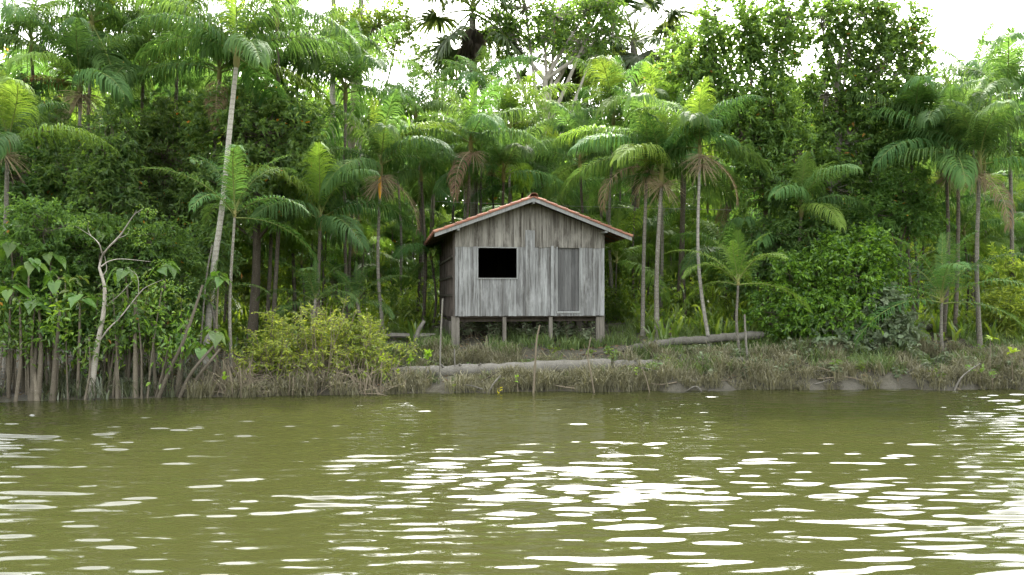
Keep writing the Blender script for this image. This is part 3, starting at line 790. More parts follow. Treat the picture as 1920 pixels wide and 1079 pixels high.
def fan_palm(label, px, py, D, s, nf, nd, seed, r=0.2):
    rng = np.random.default_rng(seed); cp = at(px, py, D); bx = cp[0]; B = np.array((bx, D, gz(bx, D)))
    root = empty('fan_palm', B, 0, label, 'fan palm', 'tall fan palms above the forest')
    mb = MB(); pth = smooth_path([-Zu * 0.2, (cp - B) * 0.5 + np.array((0.1, 0, 0)), cp - B], 12); tube(mb, pth, np.linspace(r * 1.15, r * 0.9, 12), 10); mb.build('trunk', M['trunk'], root, True)
    for k in range(nf):
        o = link('fan_leaf', FAN[min(3, int(k / nf * 4))][k % 2], root); o.location = cp - B + Zu * (0.45 - 0.5 * k / nf)
        o.rotation_euler = (rng.normal(0, 0.12), rng.normal(0, 0.1), R(k * 137.5 + rng.uniform(-12, 12))); o.scale = (s * rng.uniform(0.9, 1.1),) * 3
    for k in range(nd):
        o = link('fan_leaf', FAND[k % 3], root); o.location = cp - B - Zu * rng.uniform(0, 0.8); o.rotation_euler = (0, rng.uniform(-0.1, 0.2), R(k * 137.5)); o.scale = (rng.uniform(0.62, 0.9),) * 3
        o['label'] = 'dead brown fan leaf hanging down the trunk'
fan_palm('tall fan palm with dark hanging dead leaves, left of the pale-limbed tree', 886, 26, 38, 1.35, 15, 14, 1)
fan_palm('fan palm with long-stalked leaves against the white sky, right of the pale limbs', 1188, 78, 42, 1.3, 17, 10, 2)
fan_palm('fan palm half hidden behind the pale-limbed tree', 1095, 78, 44, 1.2, 15, 12, 3)
fan_palm('fan palm low behind the pale fork of the bare-limbed tree', 1032, 138, 44, 1.0, 13, 12, 4)
fan_palm('fan palm behind the bright palm, at the left side of the tall broadleaf tree', 1238, 110, 46, 0.9, 10, 7, 5)
# trunks that run out of the top of the photo
for i, (px, lab) in enumerate(((680, 'bare trunk running out of the top above the yellowish crown, right of two'), (627, 'bare trunk running out of the top above the yellowish crown, left of two'), (183, 'orange-brown palm trunk rising out of the top left of the photo'))):
    palm(lab, px, -160, 36, px, nf=10, s=1.2, seed=500 + i, group='trunks that run out of the top', r=0.14)

# ------------------------------------------------------------------ broadleaf trees and bushes
def foliage(name, label, cat, base, blobs, D, mat, seed, ncl=60, per=14, ll=0.17, lw=0.075, trunk_to=None, r=0.12, tm='bark', group=None, spread=0.42, shell=0.30, stems=1, depth=0.8, twigs=True, twl=0.42, up=0.35, trunk_mids=None, limb_r=None, droop=0.25, partname=('trunk', 'crown')):
    """a tree or bush: trunk and limbs reach into the clumps, leaves sit along short twigs. blobs: (px, py, rx, ry[, depth offset[, weight]])"""
    rng = np.random.default_rng(seed)
    bx = (base[0] - CX) / F * base[1]; B = np.array((bx, base[1], gz(bx, base[1])))
    root = empty(name, B, 0, label, cat, group)
    tb, lf = MB(), MB()
    if trunk_to is not None:
        tp = at(trunk_to[0], trunk_to[1], trunk_to[2] if len(trunk_to) > 2 else D) - B
        mids = [at(*q) - B for q in (trunk_mids or [])]
        pth = smooth_path([-Zu * 0.25] + (mids or [tp * 0.5 + rng.normal(0, 0.12, 3)]) + [tp], 14)
        tube(tb, pth, r * np.interp(np.linspace(0, 1, 14), [0, 0.06, 0.2, 1], [1.9, 1.35, 1.1, 0.65]), 10, 0, True, rng, 0.06)
    area = np.array([b[2] * b[3] * (b[5] if len(b) > 5 else 1) for b in blobs]); pr = area / area.sum()
    Pl, Dl = [], []
    limb = limb_r or r * 0.42
    for bi, b in enumerate(blobs):
        dd = b[4] if len(b) > 4 else 0
        c = at(b[0], b[1], D + dd) - B; q = (D + dd) / F
        rx, rz = b[2] * q, b[3] * q; ry = max(0.3, rx * depth)
        if trunk_to is not None: st = pth[int(rng.integers(8, 14))]; 
        else: st = np.array((rng.uniform(-0.3, 0.3) + c[0] * 0.6, rng.uniform(-0.3, 0.3), 0)); st[2] = gz(B[0] + st[0], B[1] + st[1]) - B[2] - 0.1
        m = st * 0.45 + c * 0.55 + np.array((0, 0, -0.15 * rz)) + rng.normal(0, 0.15, 3)
        tube(tb, smooth_path([st, m, c], 8), np.linspace(limb, limb * 0.4, 8), 6, 0, False)
        for k in range(max(2, int(round(ncl * pr[bi])))):
            v = nrm(rng.normal(0, 1, 3)); rad = (rng.random() ** shell)
            cc = c + v * rad * np.array((rx, ry, rz)) 
            if twigs: tube(tb, smooth_path([c + (cc - c) * 0.1, (c + cc) / 2 + rng.normal(0, 0.12, 3) - Zu * 0.06, cc], 5), np.linspace(limb * 0.3, 0.007, 5), 4, 0, False)
            nt_ = rng.integers(4, 8)
            for j in range(nt_):
                td = nrm(rng.normal(0, 1, 3) + v * 0.7 + Zu * up); tl = twl * rng.uniform(0.6, 1.3)
                nl = max(3, int(per / nt_ * rng.uniform(0.7, 1.3)))
                s_ = np.linspace(0.25, 1, nl)[:, None]
                pp = cc + rng.normal(0, spread * 0.25, 3) + td * tl * s_ - Zu * 0.12 * (s_ ** 2) * tl
                if twigs: lf_tw = None
                ld = td * 0.7 + nrm(rng.normal(0, 1, (nl, 3))) * 0.9
                Pl.append(pp); Dl.append(ld)
    P = np.concatenate(Pl); Dv = np.concatenate(Dl); n = len(P)
    leaves(lf, P, Dv, ll * rng.uniform(0.65, 1.25, n), lw * rng.uniform(0.75, 1.2, n), rng, 0.25, droop)
    tb.build(partname[0], M[tm], root, True)
    lf.build(partname[1], M[mat], root)
    return root

# dark leafy trees, left
GT = 'dark broadleaf trees behind the left bank'
foliage('broadleaf_tree', 'dense dark leafy tree behind the leaning pale palm trunk', 'tree', (470, 24.5), [(420, 250, 75, 75), (500, 255, 85, 70, -0.4), (560, 235, 60, 45), (470, 350, 95, 75, -0.6), (545, 340, 55, 60), (400, 370, 60, 60), (455, 205, 60, 35)], 23.8, 'lf_dark', 21, 300, 62, 0.19, 0.075, (480, 300), 0.14, group=GT)
foliage('broadleaf_tree', 'dark leafy tree between the pale pair of trunks and the leaning pale palm', 'tree', (310, 24.6), [(320, 290, 65, 80), (280, 330, 45, 80), (345, 390, 70, 60), (300, 230, 45, 40), (340, 460, 60, 40)], 24.0, 'lf_dark', 22, 210, 58, 0.18, 0.07, (312, 330), 0.11, group=GT)
foliage('broadleaf_tree', 'dark leafy tree with hanging sprays around the pale pair of trunks', 'tree', (205, 22.6), [(205, 270, 45, 70), (225, 350, 35, 75), (185, 380, 50, 50), (120, 330, 45, 60, 0.5), (90, 240, 55, 45, 0.8)], 22.2, 'lf_dark', 23, 190, 55, 0.18, 0.07, (205, 340), 0.10, group=GT, up=-0.1)
foliage('broadleaf_tree', 'dark leafy tree at the left edge behind the low frayed palm', 'tree', (50, 22.8), [(40, 330, 60, 50), (70, 390, 60, 40), (20, 200, 55, 50, 1.0), (-40, 280, 60, 70)], 22.4, 'lf_dark', 24, 150, 55, 0.18, 0.07, (45, 360), 0.10, group=GT)
# left shore thicket
GS = 'leafy bushes over the left shore'
foliage('thicket_bush', 'leafy bush over the stems at the left edge of the shore', 'bush', (40, 18.6), [(30, 480, 70, 50), (80, 430, 60, 40), (20, 560, 60, 45), (90, 545, 55, 50), (50, 595, 55, 28, -0.4), (125, 600, 45, 25, -0.3)], 18.6, 'lf_mid', 31, 210, 60, 0.13, 0.055, (45, 540), 0.05, 'stem_mud', GS, partname=('stem', 'crown'))
foliage('thicket_bush', 'leafy bush behind the pale bare tree on the left shore', 'bush', (190, 19.6), [(150, 470, 60, 50), (215, 460, 60, 45), (265, 500, 55, 50), (170, 550, 60, 40), (250, 560, 50, 35), (290, 450, 45, 35), (190, 600, 50, 25, -0.7), (260, 605, 45, 25, -0.6), (310, 590, 40, 30, -0.4)], 19.6, 'lf_mid', 32, 290, 60, 0.13, 0.055, (205, 540), 0.05, 'stem_mud', GS, partname=('stem', 'crown'))
foliage('thicket_bush', 'shaded bush right of the pale bare tree, beneath the young palm', 'bush', (330, 20.6), [(320, 500, 45, 45), (335, 560, 40, 40), (400, 470, 40, 40, 1.0)], 20.6, 'lf_dark', 33, 100, 60, 0.15, 0.065, (325, 560), 0.04, 'stem_mud', GS, partname=('stem', 'crown'))
# yellow-green bushes by the water
GY = 'yellow-green bushes at the water'
def leggy_bush(label, cx, D, spread, n, h0, h1, seed):
    """many thin arching stems from the mud, leafy only on their outer halves"""
    rng = np.random.default_rng(seed); bx = (cx - CX) / F * D; B = np.array((bx, D, gz(bx, D))); root = empty('feathery_bush', B, 0, label, 'bush', GY)
    tb, lf = MB(), MB(); Pl, Dl = [], []
    for k in range(n):
        x0 = bx + rng.normal(0, spread * 0.42) / F * D; y0 = D + rng.uniform(-0.5, 0.6); p0 = np.array((x0, y0, gz(x0, y0) - 0.06)) - B
        out = (x0 - bx) / (spread / F * D); hh = rng.uniform(h0 * 0.5, h1 * 1.06) * (1 - 0.35 * min(1, abs(out)))
        tip = p0 + np.array((out * 0.35 + rng.normal(0, 0.22), rng.normal(0, 0.25), hh)); mid = (p0 + tip) / 2 + np.array((-out * 0.12, 0, 0.08 * hh)) + rng.normal(0, 0.05, 3)
        pth = smooth_path([p0, mid, tip], 9); tube(tb, pth, np.linspace(0.013, 0.004, 9), 4, 0, False)
        for j in range(int(rng.integers(5, 11))):
            u = 1 - rng.random() ** 1.5 * 0.52; c = pth[min(8, int(u * 8))]; td = nrm(rng.normal(0, 1, 3) + Zu * 0.55); tl = rng.uniform(0.14, 0.38); tw = c + td * tl - Zu * 0.05
            tube(tb, np.array([c, (c + tw) / 2 + Zu * 0.02, tw]), [0.005, 0.004, 0.002], 3, 0, False); m = int(rng.integers(5, 11)); q = np.linspace(0.2, 1, m)[:, None]
            Pl.append(c + (tw - c) * q + rng.normal(0, 0.012, (m, 3))); Dl.append(td * 0.5 + nrm(rng.normal(0, 1, (m, 3))) * (1, 1, 0.6))
    P = np.concatenate(Pl); m = len(P); leaves(lf, P, np.concatenate(Dl), rng.uniform(0.06, 0.15, m), rng.uniform(0.025, 0.05, m), rng, 0.2, 0.2)
    tb.build('stem', M['twig'], root, True); lf.build('crown', M['lf_yellow'], root)
leggy_bush('yellow-green feathery bush at the water left of the hut, leftmost of three', 515, 19.4, 55, 70, 1.0, 1.95, 41)
leggy_bush('yellow-green feathery bush at the water left of the hut, tallest of three', 605, 19.5, 62, 90, 1.1, 2.25, 42)
leggy_bush('yellow-green feathery bush nearest to the hut stilts, rightmost of three', 690, 19.7, 45, 60, 0.8, 1.65, 43)
# big bushes, right
foliage('dense_bush', 'big dense bush with bright shoot tips on the bank right of the hut', 'bush', (1560, 23.4), [(1500, 540, 70, 60), (1580, 520, 75, 65, -0.3), (1640, 540, 50, 65), (1470, 590, 55, 40, -0.3), (1560, 595, 80, 40, -0.6), (1640, 600, 50, 35, -0.4), (1600, 470, 60, 35)], 23.2, 'lf_bush', 51, 420, 56, 0.15, 0.07, None, 0.05, 'bark', up=0.6, partname=('stem', 'crown'))
foliage('vine_thicket', 'bluish vine-covered mound behind the big dense bush', 'thicket', (1480, 24.8), [(1450, 460, 65, 50), (1520, 440, 70, 45), (1420, 510, 50, 50), (1480, 500, 60, 45), (1570, 425, 50, 35)], 24.6, 'lf_dark', 52, 230, 60, 0.15, 0.07, None, 0.05, 'bark', partname=('stem', 'crown'))
foliage('vine_thicket', 'trailing large-leaved vine at the foot of the big dense bush', 'vine', (1640, 22.4), [(1655, 590, 30, 30), (1640, 635, 45, 16), (1560, 645, 60, 12), (1690, 625, 25, 18)], 22.3, 'lf_dusty', 53, 70, 40, 0.19, 0.12, None, 0.03, 'bark', partname=('stem', 'crown'))
# tall broadleaf trees, right
GB = 'tall broadleaf trees against the sky'
foliage('broadleaf_tree', 'tall leafy tree right of the hut, left one of the pair against the sky', 'tree', (1440, 26), [(1330, 90, 35, 60), (1300, 140, 35, 45), (1400, 60, 35, 60), (1450, 110, 45, 50), (1480, 30, 30, 45), (1360, 180, 60, 45), (1450, 210, 60, 55), (1400, 260, 60, 55), (1480, 290, 60, 50), (1340, 25, 18, 25, 0, 0.7), (1440, 350, 55, 45, -0.5)], 25.5, 'lf_mid', 61, 480, 54, 0.18, 0.082, (1440, 250), 0.16, 'bark', GB, spread=0.5, twl=0.5)
foliage('broadleaf_tree', 'tall leafy tree right of the hut with a pale stem, right one of the pair', 'tree', (1575, 26.3), [(1540, 40, 40, 45), (1610, 30, 45, 35), (1680, 45, 45, 35), (1700, 100, 35, 40), (1590, 100, 45, 40), (1650, 130, 50, 40), (1550, 180, 60, 50), (1640, 210, 60, 50), (1700, 190, 40, 45), (1580, 270, 70, 55), (1660, 290, 55, 50), (1560, 350, 60, 50, -0.5), (1650, 370, 55, 45, -0.5)], 25.8, 'lf_mid', 62, 520, 54, 0.18, 0.082, (1572, 140), 0.16, 'bark_pale', GB, spread=0.5, twl=0.5)
foliage('broadleaf_tree', 'low green tree in front of the pale-stemmed tall tree', 'tree', (1690, 24.6), [(1690, 360, 50, 35), (1640, 400, 45, 30), (1710, 410, 40, 35)], 24.4, 'lf_mid', 63, 110, 55, 0.15, 0.065, (1690, 420), 0.07, 'bark', GB)
# centre tree with pale limbs, yellowish tree
foliage('broadleaf_tree', 'thin-leaved tree with pale forking limbs against the sky behind the hut', 'tree', (1020, 39), [(930, 30, 45, 30), (985, 15, 45, 35), (1040, 30, 45, 40), (1100, 20, 50, 35), (1140, 55, 45, 28), (960, 75, 45, 28), (1085, 80, 50, 28), (1130, 5, 40, 25), (1020, 70, 40, 25), (1110, 105, 30, 16)], 38, 'lf_mid', 64, 300, 26, 0.22, 0.10, (1022, 150), 0.22, 'bark_pale', GB, spread=0.6, twl=0.55, limb_r=0.13)
foliage('broadleaf_tree', 'yellowish green broadleaf crown against the sky at top left of the hut', 'tree', (660, 36.5), [(640, 60, 55, 35), (700, 50, 55, 35), (740, 35, 35, 25), (680, 90, 60, 30), (745, 70, 25, 25), (610, 90, 40, 30)], 36, 'lf_light', 65, 200, 40, 0.2, 0.09, (665, 120), 0.2, 'bark', GB, spread=0.5, twl=0.5)
foliage('broadleaf_tree', 'small dark tree against the sky between the yellowish crown and the fan palm', 'tree', (800, 40.5), [(790, 105, 30, 25), (815, 135, 40, 25), (850, 140, 30, 20), (930, 110, 30, 25), (920, 150, 30, 18)], 40, 'lf_dark', 66, 90, 36, 0.2, 0.085, (820, 160), 0.12, 'bark', GB)
foliage('broadleaf_tree', 'bright yellow-green slender tree glowing before the sky right of the pale limbs', 'tree', (1130, 41), [(1130, 110, 30, 22), (1120, 145, 25, 25), (1150, 135, 25, 20), (1105, 170, 20, 15)], 40.5, 'lf_yellow', 67, 60, 36, 0.2, 0.07, (1128, 150), 0.06, 'bark', GB)
foliage('broadleaf_tree', 'leafy branch ends against the sky at the left shoulder of the tall trees', 'tree', (1270, 30), [(1265, 110, 28, 25), (1285, 75, 22, 25), (1250, 150, 30, 25)], 29.5, 'lf_mid', 68, 60, 40, 0.17, 0.075, (1270, 160), 0.08, 'bark', GB)
# sunlit shrubs in the openings
GO = 'sunlit shrubs in the forest openings'
for i, (px, py, rx, ry, D, lab, mt) in enumerate(((1880, 510, 45, 30, 25, 'yellow sunlit shrub at the right edge, upper one', 'lf_yellow'), (1890, 580, 40, 28, 24, 'yellow sunlit shrub at the right edge, lower one', 'lf_yellow'), (1160, 585, 25, 35, 29, 'light green shrub touching the right hut wall', 'lf_light'),
        (760, 600, 30, 30, 28, 'light green shrub left of the hut behind the grey plank', 'lf_light'), (1290, 570, 40, 35, 29, 'light green shrub between the thin palm trunks right of the hut', 'lf_light'), (560, 500, 40, 40, 30, 'sunlit shrub far back left of the hut', 'lf_light'), (1180, 480, 30, 40, 33, 'sunlit shrub far back behind the right eave', 'lf_light'), (1720, 470, 45, 40, 30, 'sunlit shrub far back right of the big bush', 'lf_light'), (480, 520, 40, 40, 28, 'sunlit shrub far back behind the leaning pale trunk', 'lf_light'), (1345, 480, 40, 45, 31, 'sunlit shrub far back behind the near white trunk', 'lf_light'))):
    foliage('sunlit_shrub', lab, 'shrub', (px, D), [(px, py, rx, ry), (px - rx * 0.6, py + ry * 0.5, rx * 0.6, ry * 0.6), (px + rx * 0.5, py + ry * 0.6, rx * 0.6, ry * 0.6)], D, mt, 70 + i, 60, 46, 0.17, 0.05, None, 0.03, 'bark', GO, partname=('stem', 'crown'))

# far-off wood behind everything: reads as one mass
def far_wood():
    rng = np.random.default_rng(77); mb = MB(); sk = [(-300, 60), (0, 100), (250, 80), (480, 120), (620, 150), (780, 190), (900, 215), (1050, 215), (1200, 200), (1300, 190), (1700, 190), (1800, 160), (2200, 150)]
    xs_, ys_ = zip(*sk); P_, D_ = [], []
    for k in range(4200):
        px = rng.uniform(-260, 2180); D = rng.uniform(47, 62); top = np.interp(px, xs_, ys_) + rng.uniform(0, 60)
        py = top + (600 - top) * rng.random() ** 1.0
        c = at(px, py, D); n = 34
        p = c + rng.normal(0, 0.7, (n, 3)); P_.append(p); D_.append(rng.normal(0, 1, (n, 3)) + np.array((0, -0.3, 0.2)))
    P = np.concatenate(P_); Dv = np.concatenate(D_); n = len(P)
    leaves(mb, P, Dv, rng.uniform(0.5, 1.1, n), rng.uniform(0.16, 0.32, n), rng, 0.2, 0.3)
    o = mb.build('distant_forest', M['lf_mid']); tag(o, 'leafy mass of the far-off forest behind the palms', 'forest', kind='stuff')
far_wood()

# undergrowth between the trunks; its pale leaf colour stands in for sunlight
def undergrowth():
    rng = np.random.default_rng(78); mb = MB()
    n = 7600; px = rng.uniform(-900, 2850, n); D = rng.uniform(23, 46, n)
    x = (px - CX) / F * D; inside = (np.abs(x - 0.6) < 3.6) & (D < 30)
    x, D = x[~inside], D[~inside]; z = ground(x, D)
    P_, A_, H_, W_2, L_2 = [], [], [], [], []
    for i in range(len(x)):
        m = rng.integers(5, 10); h = rng.uniform(0.3, 1.7) * (0.6 if D[i] < 28 else 1)
        P_.append(np.tile((x[i], D[i], z[i] - 0.05), (m, 1)) + rng.normal(0, 0.06, (m, 3)) * (1, 1, 0)); A_.append(rng.uniform(0, 6.28, m)); H_.append(h * rng.uniform(0.6, 1.1, m)); W_2.append(rng.uniform(0.02, 0.06, m)); L_2.append(rng.uniform(0.3, 1.1, m))
    blades(mb, np.concatenate(P_), np.concatenate(A_), np.concatenate(H_), np.concatenate(W_2), np.concatenate(L_2))
    m = 22000; px = rng.uniform(-900, 2850, m); D = rng.uniform(24.5, 42, m); x = (px - CX) / F * D; ok = ~((np.abs(x - 0.6) < 3.4) & (D < 30)); x, D = x[ok], D[ok]
    P = np.stack([x, D, ground(x, D) + rng.random(len(x)) ** 1.4 * 1.9], -1)
    leaves(mb, P, rng.normal(0, 1, P.shape) + (0, 0, 0.3), rng.uniform(0.12, 0.35, len(x)), rng.uniform(0.05, 0.13, len(x)), rng)
    o = mb.build('undergrowth', M['lf_light']); tag(o, 'leafy undergrowth between the trunks on the forest floor', 'undergrowth', kind='stuff')
undergrowth()

# ------------------------------------------------------------------ grass, reeds on the bank
def grass(name, label, mat, n, pxr, dr_, hr, wr, lr, seed, mask=None, patch=1.1, thr=0.4, tuft=9):
    rng = np.random.default_rng(seed); mb = MB(); px = rng.uniform(*pxr, n); x = (px - CX) / F * 20.5; d = rng.uniform(*dr_, n); y = shore(x) + d
    k = vnoise(x * patch + 5, y * patch + 3, seed) > thr
    k &= ~((x > -1.5) & (x < 3.4) & (y > 23.6 + 0.17 * x) & (y < 28.5))
    if mask is not None: k &= mask(x, y, d)
    x, y = x[k], y[k]; z = ground(x, y) - 0.02
    P = np.repeat(np.stack([x, y, z], -1), tuft, 0) + rng.normal(0, 0.045, (len(x) * tuft, 3)) * (1, 1, 0); m = len(P)
    hh = (rng.uniform(*hr, len(x)) * (0.45 + 1.1 * vnoise(x * 1.3, y * 2.1, seed + 4))).repeat(tuft) * rng.uniform(0.55, 1.1, m)
    blades(mb, P, rng.uniform(0, 6.28, m), hh, rng.uniform(*wr, m), rng.uniform(*lr, m))
    o = mb.build(name, M[mat]); return tag(o, label, 'grass', kind='stuff')
nomud = lambda x, y, d: ~((x > 0.2) & (x < 3.4) & (d > 1.9) & (d < 3.0)) & ~((x > -3.4) & (x < 2.9) & (y > 19.55 + (x + 3.3) * 0.06) & (y < 20.3 + (x + 3.3) * 0.06))
grass('grass', 'mud-dusted grass on the lower bank', 'grass_mud', 11500, (430, 2900), (-0.05, 2.6), (0.14, 0.50), (0.005, 0.012), (0.3, 1.3), 91, nomud, 2.1, 0.46)
grass('grass', 'greener grass on the upper bank around the hut and logs', 'grass', 8500, (560, 2900), (0.6, 6.5), (0.14, 0.45), (0.005, 0.012), (0.3, 1.2), 92, nomud, 0.9, 0.42)
grass('grass', 'grey-green grass edge along the water before the long log', 'grass_mud', 900, (880, 1200), (0.1, 1.0), (0.18, 0.34), (0.006, 0.010), (0.3, 1.0), 94, None, 1.5, 0.15)
grass('reeds', 'dark shiny strap-leaved reeds between the stems on the left shore', 'reed', 2200, (-900, 420), (0.0, 3.0), (0.25, 0.6), (0.008, 0.016), (0.4, 1.2), 93, None, 1.2, 0.35, 8)

def litter():
    rng = np.random.default_rng(95); mb = MB(); n = 5200; px = rng.uniform(-150, 2080, n); x = (px - CX) / F * 21; d = rng.uniform(0.3, 6, n); y = shore(x) + d
    P = np.stack([x, y, ground(x, y) + 0.015], -1)
    leaves(mb, P, rng.normal(0, 1, P.shape) * (1, 1, 0.25), rng.uniform(0.06, 0.2, n), rng.uniform(0.025, 0.07, n), rng, 0.2, 0.05)
    tag(mb.build('leaf_litter', M['frond_dead']), 'fallen brown leaves and debris on the mud of the bank', 'leaf litter', kind='stuff')
litter()

# ------------------------------------------------------------------ left shore stems, arums, bare tree
rs = random.Random(8); rsn = np.random.default_rng(8)
k = 0
for px in np.linspace(-30, 335, 54):
    k += 1
    px2 = px + rs.uniform(-4, 4); dD = rs.choice((0.0, 0.1, 0.5, 0.9, 1.4, 1.9)); x = 0
    D = float(shore((px2 - CX) / F * 17.6)) + dD + 0.05; x = (px2 - CX) / F * D; B = np.array((x, D, gz(x, D) - 0.05))
    top = at(px2 + rs.uniform(-16, 32), rs.uniform(530, 635), D + rs.uniform(-0.1, 0.5)) - B
    r = rs.choice((0.015, 0.02, 0.026, 0.036, 0.055)); mb = MB()
    pth = smooth_path([(0, 0, -0.15), top * 0.45 + rsn.normal(0, 0.04, 3), top], 10); tube(mb, pth, r * np.interp(np.linspace(0, 1, 10), [0, 0.15, 0.5, 1], [1.7, 1.2, 0.9, 0.5]), 8, 0, True, rsn, 0.08)
    root = empty('shore_tree', B, 0, 'thin muddy brown trunk in the crowded stand along the left shore', 'tree', 'thin trunks crowding the left shore')
    mb.build('trunk', M['stem_mud'], root, True)
    lf = MB(); n = 90; P = pth[rsn.integers(6, 10, n)] + rsn.normal(0, 1, (n, 3)) * (0.18, 0.18, 0.2)
    leaves(lf, P, rsn.normal(0, 1, (n, 3)), rsn.uniform(0.10, 0.2, n), rsn.uniform(0.04, 0.08, n), rsn); lf.build('crown', M[rs.choice(('lf_bush', 'lf_mid', 'lf_light'))], root)

def heart_leaf():
    """broad arrow-shaped blade on a stalk, growing from the origin along +X, tip hanging"""
    half = [(0.0, 0.0), (-0.16, 0.07), (-0.20, 0.15), (-0.10, 0.22), (0.05, 0.225), (0.20, 0.17), (0.33, 0.09), (0.45, 0.0)]
    mb = MB(); e = 0.35; st = np.array((0.30, 0, 0.18))
    tube(mb, smooth_path([(0, 0, 0), st * 0.5 + (0, 0, 0.05), st], 5), 0.010, 4, 1, False)
    mid = [(u, 0) for u, v in half]
    for sg in (1, -1):
        V = []
        for u, v in half:
            zz = -1.0 * max(u, 0) - 0.30 * abs(v) + 0.0; V.append((st[0] + u * 0.62, sg * v * 0.92, st[2] + zz + 0.10 * (v > 0)))
        for u in (-0.02, 0.05, 0.20, 0.33): V.append((st[0] + u * 0.62, 0, st[2] - 1.0 * max(u, 0)))
        Fq = [(0, 1, 2, 3), (0, 3, 4, 9), (9, 4, 5, 10), (10, 5, 6, 11)]; Ft = [(11, 6, 7)]
        if sg < 0: Fq = [f[::-1] for f in Fq]; Ft = [f[::-1] for f in Ft]
        n0 = mb.n; mb.add(V, Fq, 0); mb.t.append(np.array(Ft) + n0); mb.tm.append(np.zeros(1, int))
    return mb.mesh('leaf', [M['lf_arum'], M['rachis']])
HEART = heart_leaf()
def arum(px, py, D, h_px, nl, s, label, seed, mat=None):
    rng = np.random.default_rng(seed); top = at(px, py, D); bx = top[0] + rng.uniform(-0.1, 0.1); by = D; zb = gz(bx, by); B = np.array((bx, by, zb - 0.05))
    root = empty('arum_plant', B, 0, label, 'arum plant', 'arum plants with big arrow leaves on the left shore')
    mb = MB(); t = top - B; tube(mb, smooth_path([(0, 0, -0.1), t * 0.5 + rng.normal(0, 0.05, 3), t], 8), np.linspace(0.045, 0.018, 8), 7); mb.build('stem', M['stem_mud'], root, True)
    for k in range(nl):
        o = link('leaf', HEART, root); o.location = t - Zu * rng.uniform(0, 0.22); o.scale = (s * rng.uniform(0.75, 1.15),) * 3; o.rotation_euler = (rng.normal(0, 0.2), rng.uniform(-0.25, 0.3), R(k * 137.5 + rng.uniform(0, 40)))
al = [(55, 495, 17.9, 'arum plant at the left edge with a bright pale upright leaf'), (22, 460, 18.1, 'arum plant in the top left of the shore thicket'), (65, 575, 17.6, 'arum plant hanging low over the crowded stems at the left edge'), (20, 545, 17.5, 'arum plant right at the left edge of the water'), (150, 560, 17.8, 'arum plant just left of the pale bare tree'), (110, 520, 18.0, 'arum plant midway between the left edge and the pale bare tree'),
      (235, 510, 18.4, 'arum plant among the limbs of the pale bare tree'), (310, 500, 19.0, 'arum plant right of the pale bare tree beside the young palm'), (95, 480, 18.4, 'arum plant up in the leafy bush left of the pale bare tree'), (185, 430, 19.2, 'arum plant above the fork of the pale bare tree'), (400, 625, 18.5, 'arum plant low by the leaning poles'), (375, 655, 18.3, 'arum plant lowest over the waterline by the leaning poles'), (410, 520, 19.4, 'arum plant beside the foot of the leaning pale palm'), (40, 420, 18.6, 'arum plant topmost at the left edge'), (268, 575, 18.6, 'arum plant between the pale bare tree and the leaning poles')]
al += [(px, py, float(shore((px - CX) / F * 17.8)) + dd, 'small arum plant low among the thin trunks on the left shore') for px, py, dd in ((85, 620, .8), (215, 625, 1.0), (275, 620, .6), (335, 630, .5), (60, 600, 1.2), (230, 600, 1.2))]
for i, (px, py, D, lab) in enumerate(al): arum(px, py, D, 0, 6, 0.6 if 'small' in lab else 0.74, lab, 600 + i)

# pale bare tree
def px_tube(mb, pts, r0, r1, D, B, n=12, sides=8, dy=None, flare=False):
    P = [at(p[0], p[1], D + (p[2] if len(p) > 2 else 0)) - B for p in pts]
    t = np.linspace(0, 1, n); rad = np.interp(t, [0, 1], [r0, r1])
    if flare: rad = np.interp(t, [0, 0.12, 0.35, 1], [r0 * 2.2, r0 * 1.35, r0, r1])
    tube(mb, smooth_path(P, n), rad, sides)
D0 = 17.75; bx = (167 - CX) / F * D0; B = np.array((bx, D0, gz(bx, D0)))
bt = empty('bare_tree', B, 0, 'pale grey bare-branched tree with a flared base on the left shore', 'tree')
mb = MB(); px_tube(mb, [(167, 756), (176, 690), (184, 640), (194, 588), (196, 540), (186, 502)], 0.062, 0.028, D0, B, 18, 10, flare=True); mb.build('trunk', M['bark_pale'], bt, True)
for pts, r0, r1 in (([(186, 503), (190, 485), (198, 470), (222, 447), (240, 420), (256, 395)], 0.034, 0.008), ([(195, 477), (205, 462), (226, 440), (250, 405), (268, 392)], 0.024, 0.006), ([(190, 500), (205, 490), (230, 486), (282, 491)], 0.022, 0.006),
                    ([(196, 580), (207, 567), (222, 555), (247, 528)], 0.022, 0.007), ([(187, 640), (205, 615), (225, 596), (260, 552), (275, 538), (305, 525)], 0.028, 0.007), ([(191, 475), (186, 458), (171, 443), (141, 424)], 0.022, 0.006), ([(194, 540), (192, 520), (200, 505), (196, 480)], 0.02, 0.008), ([(260, 552), (258, 520), (243, 505)], 0.012, 0.005), ([(222, 447), (238, 440), (243, 428)], 0.012, 0.004), ([(171, 443), (165, 430), (166, 415)], 0.010, 0.004)):
    mb = MB(); px_tube(mb, [(p[0], p[1], rsn.uniform(-0.15, 0.15) * (i > 0)) for i, p in enumerate(pts)], r0 * 0.8, r1 * 0.7, D0, B, 12, 6); mb.build('branch', M['bark_pale'], bt, True)
lf = MB()
for (px, py) in ((262, 393), (268, 395), (305, 528), (325, 545), (315, 535), (141, 424), (128, 420), (250, 455), (243, 440), (290, 491), (245, 527)):
    n = 34; a = rsn.uniform(-0.5, 0.3); tt = np.linspace(0, 1, n)[:, None]; c = at(px, py, D0) - B
    leaves(lf, c + np.array((math.cos(a), 0.2, math.sin(a))) * tt * 0.35 + rsn.normal(0, 0.06, (n, 3)), rsn.normal(0, 1, (n, 3)), 0.06, 0.028, rsn)
lf.build('crown', M['lf_light'], bt)

